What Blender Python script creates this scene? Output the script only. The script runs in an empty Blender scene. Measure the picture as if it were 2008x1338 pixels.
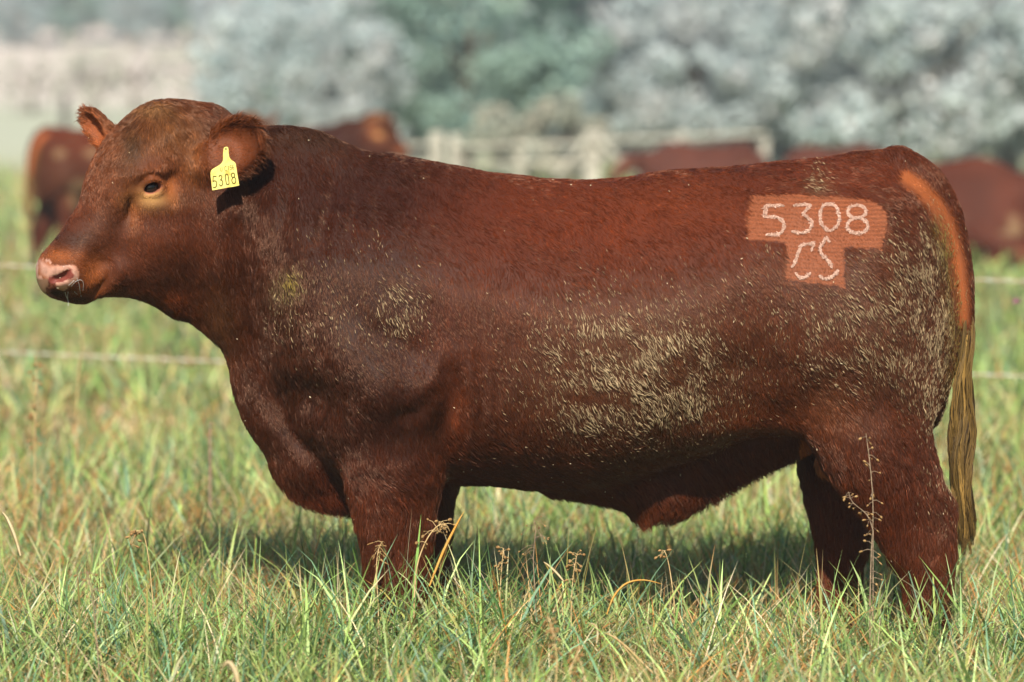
import bpy, math, random
import numpy as np
from mathutils import Vector, Matrix
from mathutils.bvhtree import BVHTree

# ------------------------------------------------------------------ camera, sky, sun, exposure
SC = bpy.context.scene
COL = SC.collection
FPX, CAMH, CAMD, HOR = 6480.0, 1.55, 9.0, 200.0      # focal length in photo px, camera height, distance, horizon row

cam_d = bpy.data.cameras.new("camera")
cam = bpy.data.objects.new("camera", cam_d)
COL.objects.link(cam)
cam.location = (0, -CAMD, CAMH)
cam.rotation_euler = (math.radians(90), 0, 0)
cam_d.sensor_width = 36.0
cam_d.lens = FPX / 2008 * 36
cam_d.shift_y = -(669 - HOR) / 2008
cam_d.clip_end = 3000
cam_d.dof.use_dof = True
cam_d.dof.focus_distance = 8.72
cam_d.dof.aperture_fstop = 2.1
SC.camera = cam

SUN_EL, SUN_AZ = math.radians(38), math.radians(4)   # behind the camera, 4 deg to its left
wd = bpy.data.worlds.new("World")
SC.world = wd
wd.use_nodes = True
nt = wd.node_tree
bg = nt.nodes["Background"]
sky = nt.nodes.new("ShaderNodeTexSky")
sky.sky_type = 'NISHITA'
sky.sun_disc = False
sky.sun_elevation = SUN_EL
sky.sun_rotation = math.radians(180) + SUN_AZ
sky.air_density = 1.2
sky.dust_density = 1.5
nt.links.new(sky.outputs[0], bg.inputs[0])
bg.inputs[1].default_value = 0.05
sl = bpy.data.lights.new("sun", 'SUN')
sun = bpy.data.objects.new("sun", sl)
COL.objects.link(sun)
sl.energy = 5.0
sl.angle = math.radians(0.53)
sl.color = (1.0, 0.91, 0.79)
sdir = Vector((math.sin(SUN_AZ) * math.cos(SUN_EL), math.cos(SUN_AZ) * math.cos(SUN_EL), -math.sin(SUN_EL)))
sun.rotation_euler = sdir.to_track_quat('-Z', 'Y').to_euler()
sun.location = (-6, -12, 12)
SC.view_settings.view_transform = 'Standard'
SC.view_settings.look = 'None'
SC.view_settings.exposure = 0.62
SC.view_settings.gamma = 1.0
SC.view_settings.use_curve_mapping = False
SC.render.engine = 'CYCLES'
cy = SC.cycles
cy.use_denoising = True
cy.max_bounces = 6
cy.diffuse_bounces = 3
cy.glossy_bounces = 2
cy.transmission_bounces = 4
cy.transparent_max_bounces = 8
cy.volume_bounces = 0
cy.use_adaptive_sampling = True
cy.adaptive_threshold = 0.018

# ------------------------------------------------------------------ helpers
rng = np.random.default_rng(5308)
random.seed(5308)


def lin(r, g, b, a=1.0):
    f = lambda c: (c / 255 / 12.92) if c / 255 <= 0.04045 else ((c / 255 + 0.055) / 1.055) ** 2.4
    return (f(r), f(g), f(b), a)


def P(px, py, Y=0.0):
    """photo pixel at depth plane Y -> world"""
    d = (CAMD + Y) / FPX
    return np.array([(px - 1004) * d, Y, CAMH - (py - HOR) * d])


def proj(p):
    d = FPX / (CAMD + p[:, 1])
    return np.stack([1004 + p[:, 0] * d, HOR + (CAMH - p[:, 2]) * d], 1)


def tag(o, label=None, cat=None, group=None, kind=None):
    if label: o["label"] = label
    if cat: o["category"] = cat
    if group: o["group"] = group
    if kind: o["kind"] = kind
    return o


def link(o, parent=None):
    COL.objects.link(o)
    if parent is not None:
        o.parent = parent
        o.matrix_parent_inverse = parent.matrix_basis.inverted()
    return o


def empty(name, loc, rz=0.0):
    o = bpy.data.objects.new(name, None)
    o.location = loc
    o.rotation_euler = (0, 0, rz)
    o.empty_display_size = 0.1
    COL.objects.link(o)
    return o


def np_mesh(name, verts, faces, mat=None, smooth=True, attrs=None):
    """verts (n,3), faces (m,k) with constant k or list of such arrays"""
    me = bpy.data.meshes.new(name)
    fl = faces if isinstance(faces, list) else [faces]
    fl = [np.asarray(f, dtype=np.int32) for f in fl if len(f)]
    verts = np.asarray(verts, dtype=np.float32)
    me.vertices.add(len(verts))
    me.vertices.foreach_set("co", verts.ravel())
    loops = np.concatenate([f.ravel() for f in fl])
    tot = np.concatenate([np.full(len(f), f.shape[1], dtype=np.int32) for f in fl])
    start = np.concatenate([[0], np.cumsum(tot)[:-1]]).astype(np.int32)
    me.loops.add(len(loops))
    me.loops.foreach_set("vertex_index", loops)
    me.polygons.add(len(tot))
    me.polygons.foreach_set("loop_start", start)
    me.polygons.foreach_set("loop_total", tot)
    me.polygons.foreach_set("use_smooth", np.full(len(tot), smooth, dtype=bool))
    me.update(calc_edges=True)
    if attrs:
        for k, v in attrs.items():
            a = me.attributes.new(k, 'FLOAT_COLOR', 'POINT')
            c = np.ones((len(verts), 4), dtype=np.float32)
            c[:, :3] = v
            a.data.foreach_set("color", c.ravel())
    if mat: me.materials.append(mat)
    return me


def obj(name, me, parent=None):
    return link(bpy.data.objects.new(name, me), parent)


def copy_tree(o, parent=None):
    c = o.copy()
    COL.objects.link(c)
    if parent is not None:
        c.parent = parent
    for ch in list(o.children):
        copy_tree(ch, c)
    return c


def material(name, base=(0.5, 0.5, 0.5, 1), rough=0.7, spec=0.3, **kw):
    m = bpy.data.materials.new(name)
    m.use_nodes = True
    b = m.node_tree.nodes["Principled BSDF"]
    b.inputs["Base Color"].default_value = base
    b.inputs["Roughness"].default_value = rough
    b.inputs["Specular IOR Level"].default_value = spec
    for k, v in kw.items():
        b.inputs[k].default_value = v
    return m


def nodes(m):
    return m.node_tree.nodes, m.node_tree.links, m.node_tree.nodes["Principled BSDF"]


def noise_mix(m, c1, c2, scale=8.0, detail=5, lo=0.35, hi=0.65, rough=0.6, coord='Object', bump=0.0, bscale=None, stretch=None):
    n, l, b = nodes(m)
    tc = n.new("ShaderNodeTexCoord")
    src = tc.outputs[coord]
    if stretch:
        mp = n.new("ShaderNodeMapping")
        mp.inputs["Scale"].default_value = stretch
        l.new(src, mp.inputs[0]); src = mp.outputs[0]
    t = n.new("ShaderNodeTexNoise")
    t.inputs["Scale"].default_value = scale
    t.inputs["Detail"].default_value = detail
    t.inputs["Roughness"].default_value = rough
    l.new(src, t.inputs["Vector"])
    r = n.new("ShaderNodeValToRGB")
    r.color_ramp.elements[0].position = lo
    r.color_ramp.elements[1].position = hi
    r.color_ramp.elements[0].color = c1
    r.color_ramp.elements[1].color = c2
    l.new(t.outputs["Fac"], r.inputs[0])
    l.new(r.outputs[0], b.inputs["Base Color"])
    if bump:
        t2 = n.new("ShaderNodeTexNoise")
        t2.inputs["Scale"].default_value = bscale or scale * 4
        t2.inputs["Detail"].default_value = 4
        l.new(src, t2.inputs["Vector"])
        bm = n.new("ShaderNodeBump")
        bm.inputs["Strength"].default_value = bump
        bm.inputs["Distance"].default_value = 0.01
        l.new(t2.outputs["Fac"], bm.inputs["Height"])
        l.new(bm.outputs[0], b.inputs["Normal"])
    return m


def attr_material(name, attr, rough=0.6, spec=0.25, translucent=0.0, hair=False):
    m = material(name, rough=rough, spec=spec)
    n, l, b = nodes(m)
    a = n.new("ShaderNodeAttribute")
    a.attribute_name = attr
    l.new(a.outputs["Color"], b.inputs["Base Color"])
    if translucent:
        t = n.new("ShaderNodeBsdfTranslucent")
        l.new(a.outputs["Color"], t.inputs["Color"])
        mx = n.new("ShaderNodeMixShader")
        mx.inputs[0].default_value = translucent
        l.new(b.outputs[0], mx.inputs[1])
        l.new(t.outputs[0], mx.inputs[2])
        l.new(mx.outputs[0], n["Material Output"].inputs["Surface"])
    return m


def vnoise(p, scale, seed=0):
    """smooth value noise in numpy, p (n,3) -> [-1,1]"""
    q = p * scale + seed * 17.31
    i = np.floor(q).astype(np.int64)
    f = q - i
    f = f * f * (3 - 2 * f)

    def h(a, b, c):
        v = (a * 374761393 + b * 668265263 + c * 2147483647 + seed * 974711) & 0x7fffffff
        v = ((v ^ (v >> 13)) * 1274126177) & 0x7fffffff
        v = v ^ (v >> 16)
        return (v & 0xffff) / 32767.5 - 1
    r = 0
    for dx in (0, 1):
        for dy in (0, 1):
            for dz in (0, 1):
                w = (f[:, 0] if dx else 1 - f[:, 0]) * (f[:, 1] if dy else 1 - f[:, 1]) * (f[:, 2] if dz else 1 - f[:, 2])
                r = r + w * h(i[:, 0] + dx, i[:, 1] + dy, i[:, 2] + dz)
    return r


def catmull(pts, n=5, closed=True):
    p = np.asarray(pts, float)
    N = len(p)
    out = []
    rngi = range(N) if closed else range(N - 1)
    for i in rngi:
        if closed:
            a, b, c, d = p[(i - 1) % N], p[i], p[(i + 1) % N], p[(i + 2) % N]
        else:
            a, b, c, d = p[max(i - 1, 0)], p[i], p[i + 1], p[min(i + 2, N - 1)]
        for k in range(n):
            t = k / n
            out.append(0.5 * (2 * b + (c - a) * t + (2 * a - 5 * b + 4 * c - d) * t * t + (3 * b - a - 3 * c + d) * t ** 3))
    if not closed:
        out.append(p[-1])
    return np.array(out)


def poly_sdf(pts, poly):
    """signed distance, positive inside"""
    x, y = pts[:, 0], pts[:, 1]
    best = np.full(len(pts), 1e9)
    inside = np.zeros(len(pts), bool)
    n = len(poly)
    for i in range(n):
        a, b = poly[i], poly[(i + 1) % n]
        e = b - a
        wx, wy = x - a[0], y - a[1]
        t = np.clip((wx * e[0] + wy * e[1]) / max(e @ e, 1e-12), 0, 1)
        dx, dy = wx - e[0] * t, wy - e[1] * t
        best = np.minimum(best, dx * dx + dy * dy)
        c = ((a[1] > y) != (b[1] > y))
        if abs(e[1]) > 1e-12:
            inside ^= c & (x < e[0] * (y - a[1]) / e[1] + a[0])
    d = np.sqrt(best)
    return np.where(inside, d, -d)


def line_dist(x, y, line):
    best = np.full(x.shape, 1e9)
    for a, b in zip(line[:-1], line[1:]):
        ex, ey = b[0] - a[0], b[1] - a[1]
        t = np.clip(((x - a[0]) * ex + (y - a[1]) * ey) / (ex * ex + ey * ey + 1e-9), 0, 1)
        best = np.minimum(best, np.hypot(x - a[0] - ex * t, y - a[1] - ey * t))
    return best


def blur2(a, s):
    r = max(1, int(s * 3))
    k = np.exp(-0.5 * (np.arange(-r, r + 1) / s) ** 2)
    k /= k.sum()
    for ax in (0, 1):
        pad = [(0, 0), (0, 0)]
        pad[ax] = (r, r)
        b = np.pad(a, pad, mode='edge')
        out = 0
        for i, w in enumerate(k):
            sl_ = [slice(None), slice(None)]
            sl_[ax] = slice(i, i + a.shape[ax])
            out = out + w * b[tuple(sl_)]
        a = out
    return a


class Relief:
    """a rounded slab: outline polygon in (a,b), half thickness map, rounded rim"""
    def __init__(self, poly, ctrl, R, step, pad, bumps=(), creases=(), unit=1.0, blur=1.5, wmin=0.03, wmax=0.43):
        poly = catmull(poly, 5)
        lo = poly.min(0) - pad
        hi = poly.max(0) + pad
        self.lo, self.step = lo, step
        nx, ny = [int(v) for v in np.ceil((hi - lo) / step) + 1]
        gx, gy = np.meshgrid(lo[0] + np.arange(nx) * step, lo[1] + np.arange(ny) * step, indexing='ij')
        pts = np.stack([gx.ravel(), gy.ravel()], 1)
        d = poly_sdf(pts, poly).reshape(nx, ny) * unit
        c = np.asarray(ctrl, float)
        # thin plate spline for the half thickness
        def U(r2): return np.where(r2 > 0, r2 * np.log(np.maximum(r2, 1e-12)), 0)
        sc = 1.0 / (hi - lo).max()
        cp = c[:, :2] * sc
        K = U(((cp[:, None] - cp[None]) ** 2).sum(-1)) + 0.0008 * np.eye(len(c))
        Pm = np.hstack([np.ones((len(c), 1)), cp])
        A = np.block([[K, Pm], [Pm.T, np.zeros((3, 3))]])
        s = np.linalg.solve(A, np.concatenate([c[:, 2], np.zeros(3)]))
        q = pts * sc
        W = s[-3] + q @ s[-2:]
        for i in range(len(c)):
            W = W + s[i] * U(((q - cp[i]) ** 2).sum(1))
        W = np.clip(W.reshape(nx, ny), wmin, wmax)
        for (bx, by, sx, sy, ang, amp) in bumps:
            ca, sa = math.cos(math.radians(ang)), math.sin(math.radians(ang))
            X, Y = gx - bx, gy - by
            W = W + amp * np.exp(-0.5 * (((X * ca + Y * sa) / sx) ** 2 + ((-X * sa + Y * ca) / sy) ** 2))
        for (ln, wid, amp) in creases:
            cl_ = catmull(ln, 5, closed=False)
            best = np.zeros(gx.shape)
            ns_ = len(cl_) - 1
            for k in range(ns_):
                w_ = math.sin(math.pi * (k + .5) / ns_) ** .6
                dd = line_dist(gx, gy, cl_[k:k + 2])
                best = np.maximum(best, w_ * np.exp(-0.5 * (dd / wid) ** 2))
            W = W + amp * best
        self.W = np.clip(blur2(W, blur), 0.012, 0.5)
        self.d = blur2(d, 1.0)
        self.R = R(gx, gy) if callable(R) else R

    def samp(self, m, a, b):
        fx = np.clip((a - self.lo[0]) / self.step, 0, m.shape[0] - 1.001)
        fy = np.clip((b - self.lo[1]) / self.step, 0, m.shape[1] - 1.001)
        i, j = fx.astype(int), fy.astype(int)
        u, v = fx - i, fy - j
        return (m[i, j] * (1 - u) * (1 - v) + m[i + 1, j] * u * (1 - v) + m[i, j + 1] * (1 - u) * v + m[i + 1, j + 1] * u * v)

    def f(self, a, b, y):
        d = self.samp(self.d, a, b)
        W = self.samp(self.W, a, b)
        R = self.R if np.isscalar(self.R) else self.samp(self.R, a, b)
        q = np.maximum(1 - d / R, 0)
        v = np.sqrt((y / W) ** 2 + q * q + 1e-9) - 1
        return v * np.minimum(W, R) * 0.9


def smin(a, b, k):
    h = np.clip(0.5 + 0.5 * (b - a) / k, 0, 1)
    return b + (a - b) * h - k * h * (1 - h)


def smax(a, b, k):
    return -smin(-a, -b, k)


def capsule(p, a, b, ra, rb, flat=1.0):
    a, b = np.asarray(a, float), np.asarray(b, float)
    e = b - a
    w = p - a
    t = np.clip(w @ e / (e @ e), 0, 1)
    q = w - t[:, None] * e
    if flat != 1.0:
        q = q * np.array([1, 1 / flat, 1])
    return np.sqrt((q * q).sum(1)) - (ra + (rb - ra) * t)


def ellipsoid(p, c, ax, r):
    """ax rows = axes"""
    q = (p - np.asarray(c)) @ np.asarray(ax).T
    k = np.sqrt(((q / r) ** 2).sum(1) + 1e-12)
    return (k - 1) * min(r)


def frame(e1, e3):
    e1 = np.asarray(e1, float); e1 /= np.linalg.norm(e1)
    e3 = np.asarray(e3, float); e3 = e3 - e1 * (e3 @ e1); e3 /= np.linalg.norm(e3)
    return np.array([e1, np.cross(e3, e1), e3])


def surface_nets(f, lo, hi, h, band=0.05, coarse=4):
    lo, hi = np.asarray(lo, float), np.asarray(hi, float)
    n = (np.ceil((hi - lo) / h / coarse).astype(int)) * coarse + 1
    nc = (n - 1) // coarse + 1
    H = h * coarse
    ax = [lo[i] + np.arange(nc[i]) * H for i in range(3)]
    g = np.stack(np.meshgrid(*ax, indexing='ij'), -1).reshape(-1, 3)
    fc = f(g).reshape(nc)
    near = np.abs(fc) < band + H
    k = np.maximum((np.arange(n.max()) + coarse // 2) // coarse, 0)
    ci = [np.minimum(k[:n[i]], nc[i] - 1) for i in range(3)]
    V = fc[np.ix_(*ci)].copy()
    m = near[np.ix_(*ci)]
    sel = np.argwhere(m)
    vals = np.empty(len(sel))
    for s in range(0, len(sel), 300000):
        vals[s:s + 300000] = f(lo + sel[s:s + 300000] * h)
    V[m] = vals
    ins = V < 0
    c = tuple(k - 1 for k in n)
    corner = [(i, j, k) for i in (0, 1) for j in (0, 1) for k in (0, 1)]
    sl3 = lambda o: tuple(slice(o[i], o[i] + c[i]) for i in range(3))
    cnt = sum(ins[sl3(o)].astype(np.int8) for o in corner)
    act = (cnt > 0) & (cnt < 8)
    cells = np.argwhere(act)
    vid = np.full(c, -1, dtype=np.int32)
    vid[act] = np.arange(len(cells))
    acc = np.zeros((len(cells), 3)); num = np.zeros(len(cells))
    for a in range(8):
        for b in range(a + 1, 8):
            d = [corner[b][i] - corner[a][i] for i in range(3)]
            if sum(abs(x) for x in d) != 1: continue
            va = V[tuple((cells + corner[a]).T)]; vb = V[tuple((cells + corner[b]).T)]
            cr = (va < 0) != (vb < 0)
            t = np.where(cr, va / np.where(cr, va - vb, 1), 0)
            pos = np.array(corner[a])[None] + t[:, None] * np.array(d)[None]
            acc[cr] += pos[cr]; num[cr] += 1
    verts = lo + (cells + acc / np.maximum(num, 1)[:, None]) * h
    faces = []
    for axis in range(3):
        u, v = (axis + 1) % 3, (axis + 2) % 3
        s0 = [slice(0, n[i]) for i in range(3)]; s1 = list(s0)
        s0[axis] = slice(0, n[axis] - 1); s1[axis] = slice(1, n[axis])
        A, B = ins[tuple(s0)], ins[tuple(s1)]
        e = np.argwhere(A != B)
        e = e[(e[:, u] > 0) & (e[:, v] > 0) & (e[:, u] < n[u] - 1) & (e[:, v] < n[v] - 1)]
        du = np.zeros(3, int); du[u] = 1
        dv = np.zeros(3, int); dv[v] = 1
        q = np.stack([vid[tuple((e - du - dv).T)], vid[tuple((e - dv).T)], vid[tuple(e.T)], vid[tuple((e - du).T)]], 1)
        fl = ~A[tuple(e.T)]
        q[fl] = q[fl][:, ::-1]
        faces.append(q)
    F = np.concatenate(faces)
    F = F[(F >= 0).all(1)]
    return verts, F


def project_to(f, v, it=2, e=0.0015):
    for _ in range(it):
        f0 = f(v)
        g = np.stack([f(v + np.eye(3)[i] * e) - f0 for i in range(3)], 1) / e
        g2 = (g * g).sum(1)
        stp = f0 / np.maximum(g2, 0.05)
        dv = g * stp[:, None]
        ln = np.linalg.norm(dv, axis=1)
        dv *= np.minimum(1, 0.006 / np.maximum(ln, 1e-9))[:, None]
        v = v - dv
    return v


def smooth_verts(v, F, it, lam=0.5):
    e = np.concatenate([F[:, [i, (i + 1) % F.shape[1]]] for i in range(F.shape[1])])
    for _ in range(it):
        acc = np.zeros_like(v); n = np.zeros(len(v))
        for a, b in ((0, 1), (1, 0)):
            for k in range(3):
                acc[:, k] += np.bincount(e[:, a], v[e[:, b], k], len(v))
            n += np.bincount(e[:, a], minlength=len(v))
        v = v + lam * (acc / np.maximum(n, 1)[:, None] - v)
    return v


def hair_object(name, pos, radius, col, mat, parent=None, cname="hair_colour"):
    """pos (n,k,3), radius (n,k) , col (n,3)"""
    n, k = pos.shape[:2]
    hc = bpy.data.hair_curves.new(name)
    hc.add_curves([k] * n)
    hc.attributes["position"].data.foreach_set("vector", pos.astype(np.float32).ravel())
    ra = hc.attributes.get("radius") or hc.attributes.new("radius", 'FLOAT', 'POINT')
    ra.data.foreach_set("value", radius.astype(np.float32).ravel())
    ca = hc.attributes.new(cname, 'FLOAT_COLOR', 'CURVE')
    c = np.ones((n, 4), np.float32)
    c[:, :3] = col
    ca.data.foreach_set("color", c.ravel())
    hc.materials.append(mat)
    o = bpy.data.objects.new(name, hc)
    return link(o, parent)

# ------------------------------------------------------------------ ground: one sheet, flat pasture rising to a pale hillside far behind
def zt(y):
    return np.interp(y, [-60, 60, 90, 130, 150, 210, 290, 420], [0, 0, .45, 1.45, 2.2, 5.6, 12.5, 30])


xs = np.concatenate([np.linspace(-260, -30, 12), np.linspace(-28, 28, 57), np.linspace(30, 260, 12)])
ys = np.concatenate([np.linspace(-60, -8, 8), np.linspace(-7, 60, 110), np.linspace(62, 420, 60)])
gx, gy = np.meshgrid(xs, ys, indexing='ij')
gz = zt(gy)
gp = np.stack([gx, gy, gz], -1).reshape(-1, 3)
gp[:, 2] += np.where(gp[:, 1] > 2.5, .03 * vnoise(gp, .8, 51), .012 * vnoise(gp, 1.6, 52)) + np.where(gp[:, 1] > 70, .5 * vnoise(gp, .06, 53), 0)
nx_, ny_ = len(xs), len(ys)
i, j = np.meshgrid(np.arange(nx_ - 1), np.arange(ny_ - 1), indexing='ij')
gf = np.stack([i * ny_ + j, (i + 1) * ny_ + j, (i + 1) * ny_ + j + 1, i * ny_ + j + 1], -1).reshape(-1, 4)
M_ground = material("pasture_soil", rough=.95, spec=.05)
_n, _l, _b = nodes(M_ground)
tc = _n.new("ShaderNodeTexCoord")
n1 = _n.new("ShaderNodeTexNoise"); n1.inputs["Scale"].default_value = 3.0; n1.inputs["Detail"].default_value = 6
n2 = _n.new("ShaderNodeTexNoise"); n2.inputs["Scale"].default_value = .25; n2.inputs["Detail"].default_value = 5
_l.new(tc.outputs["Object"], n1.inputs["Vector"]); _l.new(tc.outputs["Object"], n2.inputs["Vector"])
r1 = _n.new("ShaderNodeValToRGB")
r1.color_ramp.elements[0].position = .35; r1.color_ramp.elements[0].color = lin(58, 60, 36)
r1.color_ramp.elements[1].position = .68; r1.color_ramp.elements[1].color = lin(96, 86, 54)
_l.new(n1.outputs["Fac"], r1.inputs[0])
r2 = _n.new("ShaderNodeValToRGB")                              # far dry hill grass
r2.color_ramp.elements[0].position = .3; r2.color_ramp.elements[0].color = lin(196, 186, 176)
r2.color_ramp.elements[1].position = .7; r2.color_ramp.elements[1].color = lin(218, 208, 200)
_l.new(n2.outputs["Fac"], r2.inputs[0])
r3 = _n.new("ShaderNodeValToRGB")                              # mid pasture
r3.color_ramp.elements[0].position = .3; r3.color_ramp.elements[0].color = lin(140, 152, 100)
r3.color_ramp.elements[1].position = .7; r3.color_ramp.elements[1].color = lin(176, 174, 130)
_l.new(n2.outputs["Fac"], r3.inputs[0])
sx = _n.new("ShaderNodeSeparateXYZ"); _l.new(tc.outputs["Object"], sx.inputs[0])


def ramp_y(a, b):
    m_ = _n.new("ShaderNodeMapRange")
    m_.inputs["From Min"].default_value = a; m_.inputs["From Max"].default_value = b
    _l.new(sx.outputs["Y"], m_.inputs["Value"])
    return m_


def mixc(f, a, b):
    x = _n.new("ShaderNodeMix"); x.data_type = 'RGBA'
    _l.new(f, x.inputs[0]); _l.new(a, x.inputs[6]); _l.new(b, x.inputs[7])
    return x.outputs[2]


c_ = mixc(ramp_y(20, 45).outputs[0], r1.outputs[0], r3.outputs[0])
r4 = _n.new("ShaderNodeRGB"); r4.outputs[0].default_value = lin(178, 184, 164)  # farther pasture, haze painted in as a paler colour
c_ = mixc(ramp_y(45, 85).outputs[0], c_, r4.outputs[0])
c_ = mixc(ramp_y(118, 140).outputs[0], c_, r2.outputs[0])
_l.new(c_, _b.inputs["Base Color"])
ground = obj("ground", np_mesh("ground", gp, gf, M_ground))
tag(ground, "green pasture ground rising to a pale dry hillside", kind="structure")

# ------------------------------------------------------------------ trees and shrubs far behind
def tube(path, radii, seg=7):
    path = np.asarray(path, float)
    V, F = [], []
    t = np.gradient(path, axis=0)
    for k in range(len(path)):
        d = t[k] / max(np.linalg.norm(t[k]), 1e-9)
        a = np.cross(d, [0.3, 1, .2]); a /= np.linalg.norm(a)
        b = np.cross(d, a)
        for s in range(seg):
            g = 2 * math.pi * s / seg
            V.append(path[k] + radii[k] * (math.cos(g) * a + math.sin(g) * b))
    for k in range(len(path) - 1):
        for s in range(seg):
            F.append((k * seg + s, k * seg + (s + 1) % seg, (k + 1) * seg + (s + 1) % seg, (k + 1) * seg + s))
    return np.array(V), np.array(F)


def join(parts):
    V, F, o = [], [], 0
    for v, f in parts:
        V.append(v); F.append(f + o); o += len(v)
    return np.concatenate(V), np.concatenate(F)


def tree_mesh(seed, h, rx, low, leaf, nclump, nleaf, cols):
    r = np.random.default_rng(seed)
    parts = []
    top = np.array([r.normal(0, .2), r.normal(0, .2), h * .6])
    parts.append(tube([[0, 0, -.2], top * .3 + r.normal(0, .05, 3), top * .65, top], [.17 * h / 5, .13 * h / 5, .09 * h / 5, .03]))
    cl = []
    for _ in range(nclump):
        while True:
            u = r.normal(0, 1, 3); u /= np.linalg.norm(u)
            rad = r.uniform(.45, 1.0) ** .5
            c = u * rad * np.array([rx, rx * .9, (h - low) / 2]) + np.array([0, 0, (h + low) / 2])
            c += r.normal(0, .18, 3)
            if c[2] > .25: break
        cl.append(c)
    cl = np.array(cl)
    for k in r.choice(nclump, 9, replace=False):
        st = top * r.uniform(.25, .9)
        e = cl[k]
        parts.append(tube([st, (st + e) / 2 + r.normal(0, .12, 3), e], [.06, .04, .012], 5))
    tv, tf = join(parts)
    N = nclump * nleaf
    ci = np.repeat(np.arange(nclump), nleaf)
    cr = r.uniform(.22, .58, nclump)[ci] * rx / 2.2
    d = r.normal(0, 1, (N, 3)); d /= np.linalg.norm(d, axis=1)[:, None]
    d[:, 2] = d[:, 2] * .8 + .1
    pos = cl[ci] + d * (cr * r.uniform(.55, 1.12, N))[:, None]
    nrm = d * .8 + r.normal(0, .55, (N, 3)); nrm /= np.linalg.norm(nrm, axis=1)[:, None]
    a = np.cross(nrm, r.normal(0, 1, (N, 3))); a /= np.linalg.norm(a, axis=1)[:, None]
    b = np.cross(nrm, a)
    s = r.uniform(.5, 1.2, N)[:, None] * leaf
    lv = np.stack([pos - a * s * .5, pos - b * s * .26 + nrm * s * .08, pos + a * s * .5, pos + b * s * .26 + nrm * s * .08], 1).reshape(-1, 3)
    lf = np.arange(N * 4).reshape(-1, 4)
    cc = np.array([A0(*c) for c in cols])
    pick = r.integers(0, len(cc), nclump)[ci]
    mixr = r.random(N) < .3
    pick = np.where(mixr, r.integers(0, len(cc), N), pick)
    lc = cc[pick] * np.exp(r.normal(0, .18, N))[:, None]
    return tv, tf, lv, lf, np.repeat(lc, 4, axis=0)


def A0(r, g, b):
    return np.array(lin(r, g, b)[:3])


M_bark = noise_mix(material("bark", rough=.9, spec=.1), lin(84, 74, 62), lin(128, 116, 100), scale=14, bump=.4)
M_leaf = attr_material("silver_leaf", "leaf_colour", rough=.6, spec=.25, translucent=.30)
PAL = [[(164, 186, 186), (182, 198, 198), (148, 172, 174), (182, 190, 192)], [(142, 170, 160), (160, 186, 174), (132, 162, 158)],
       [(188, 202, 206), (200, 212, 214), (174, 192, 196), (194, 198, 200)], [(164, 170, 158), (180, 178, 162), (154, 162, 150)], [(58, 76, 88), (72, 90, 100), (50, 66, 82)]]  # last palette: deep shade of the belt's gaps put into the leaf colour
PROTO = []
for k in range(7):
    tv, tf, lv, lf, lc = tree_mesh(900 + k, [5.6, 6.4, 5.0, 5.8, 5.2, 6.2, 6.0][k], [2.3, 2.6, 2.4, 2.2, 2.7, 2.5, 1.7][k], [.25, .5, .15, .35, .2, .6, .2][k], .19, 170, 120, PAL[[0, 1, 2, 0, 2, 1, 4][k]])
    PROTO.append((np_mesh("trunk", tv, tf, M_bark), np_mesh("crown", lv, lf, M_leaf, smooth=False, attrs={"leaf_colour": lc})))
lowp = []
for k in range(2):
    tv, tf, lv, lf, lc = tree_mesh(950 + k, 1.5, 1.3, .0, .22, 40, 90, PAL[3])
    lowp.append((np_mesh("stem", tv, tf, M_bark), np_mesh("foliage", lv, lf, M_leaf, smooth=False, attrs={"leaf_colour": lc})))


def place_tree(name, proto, px, d, s, rz, label, group, sz=1.0, cat="tree"):
    y = d - CAMD
    X = (px - 1004) * d / FPX
    e = empty(name, (X, y, float(zt(y)) - .02), rz)
    e.scale = (s, s, s * sz)
    for me, nm in zip(proto, ("trunk", "crown") if cat == "tree" else ("stem", "foliage")):
        o = bpy.data.objects.new(nm, me)
        COL.objects.link(o)
        o.parent = e
    tag(e, label, cat, group)
    return e


BELT = "trees of the shelter belt behind the paddock"
for (px, d, k, s, rz, lab) in [
    (590, 60, 4, .72, .3, "pale grey-green tree at left end of belt, beside the open hillside"),
    (720, 66, 0, .95, 1.2, "soft grey-green tree behind the bull's neck hump"),
    (905, 62, 1, .95, 2.5, "greenest broad tree, left of the dark gap in the belt"),
    (1070, 72, 3, .62, 4.0, "narrow tree on left edge of the dark gap in the belt"),
    (1365, 64, 2, .9, .8, "rounded pale tree just right of the dark gap"),
    (1545, 67, 4, 1.0, 5.1, "pale grey tree behind the bull's loin and brand"),
    (1770, 61, 2, 1.05, 3.3, "largest silvery tree above the bull's rump"),
    (1985, 65, 0, 1.0, 2.0, "silvery tree at right edge of the picture"),
    (2240, 64, 2, 1.0, .4, "silvery tree outside the right edge"),
    (640, 86, 1, .95, .2, "tree in back row between the two left belt trees"),
    (770, 84, 3, 1.15, 4.2, "tree in back row seen over the soft grey-green tree"),
    (1010, 88, 1, 1.0, 2.2, "dark back-row tree filling left side of the gap"),
    (1165, 80, 6, 1.0, 1.1, "tree inside the gap of the belt, leaves coloured as its deep shade"),
    (1262, 82, 6, .9, 3.1, "shade-coloured tree at the right side of the gap"),
    (820, 79, 6, .6, 2.1, "small tree with shade painted into its leaves, low between the greenest tree and its left neighbour"),
    (1500, 80, 6, .95, 5.1, "tree coloured as the shade between the two pale middle trees"),
    (1440, 86, 0, 1.15, 5.5, "tree in back row between the two pale middle trees"),
    (1660, 84, 3, 1.2, 3.0, "tree in back row left of the largest silvery tree"),
    (1880, 86, 5, 1.15, .9, "tree in back row right of the largest silvery tree"),
    (2100, 88, 1, 1.2, 2.7, "tree in back row at far right"),
]:
    place_tree("paddock_tree", PROTO[k], px, d, s, rz, lab, BELT)
FARG = "hazy trees on the far hillside"
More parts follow.
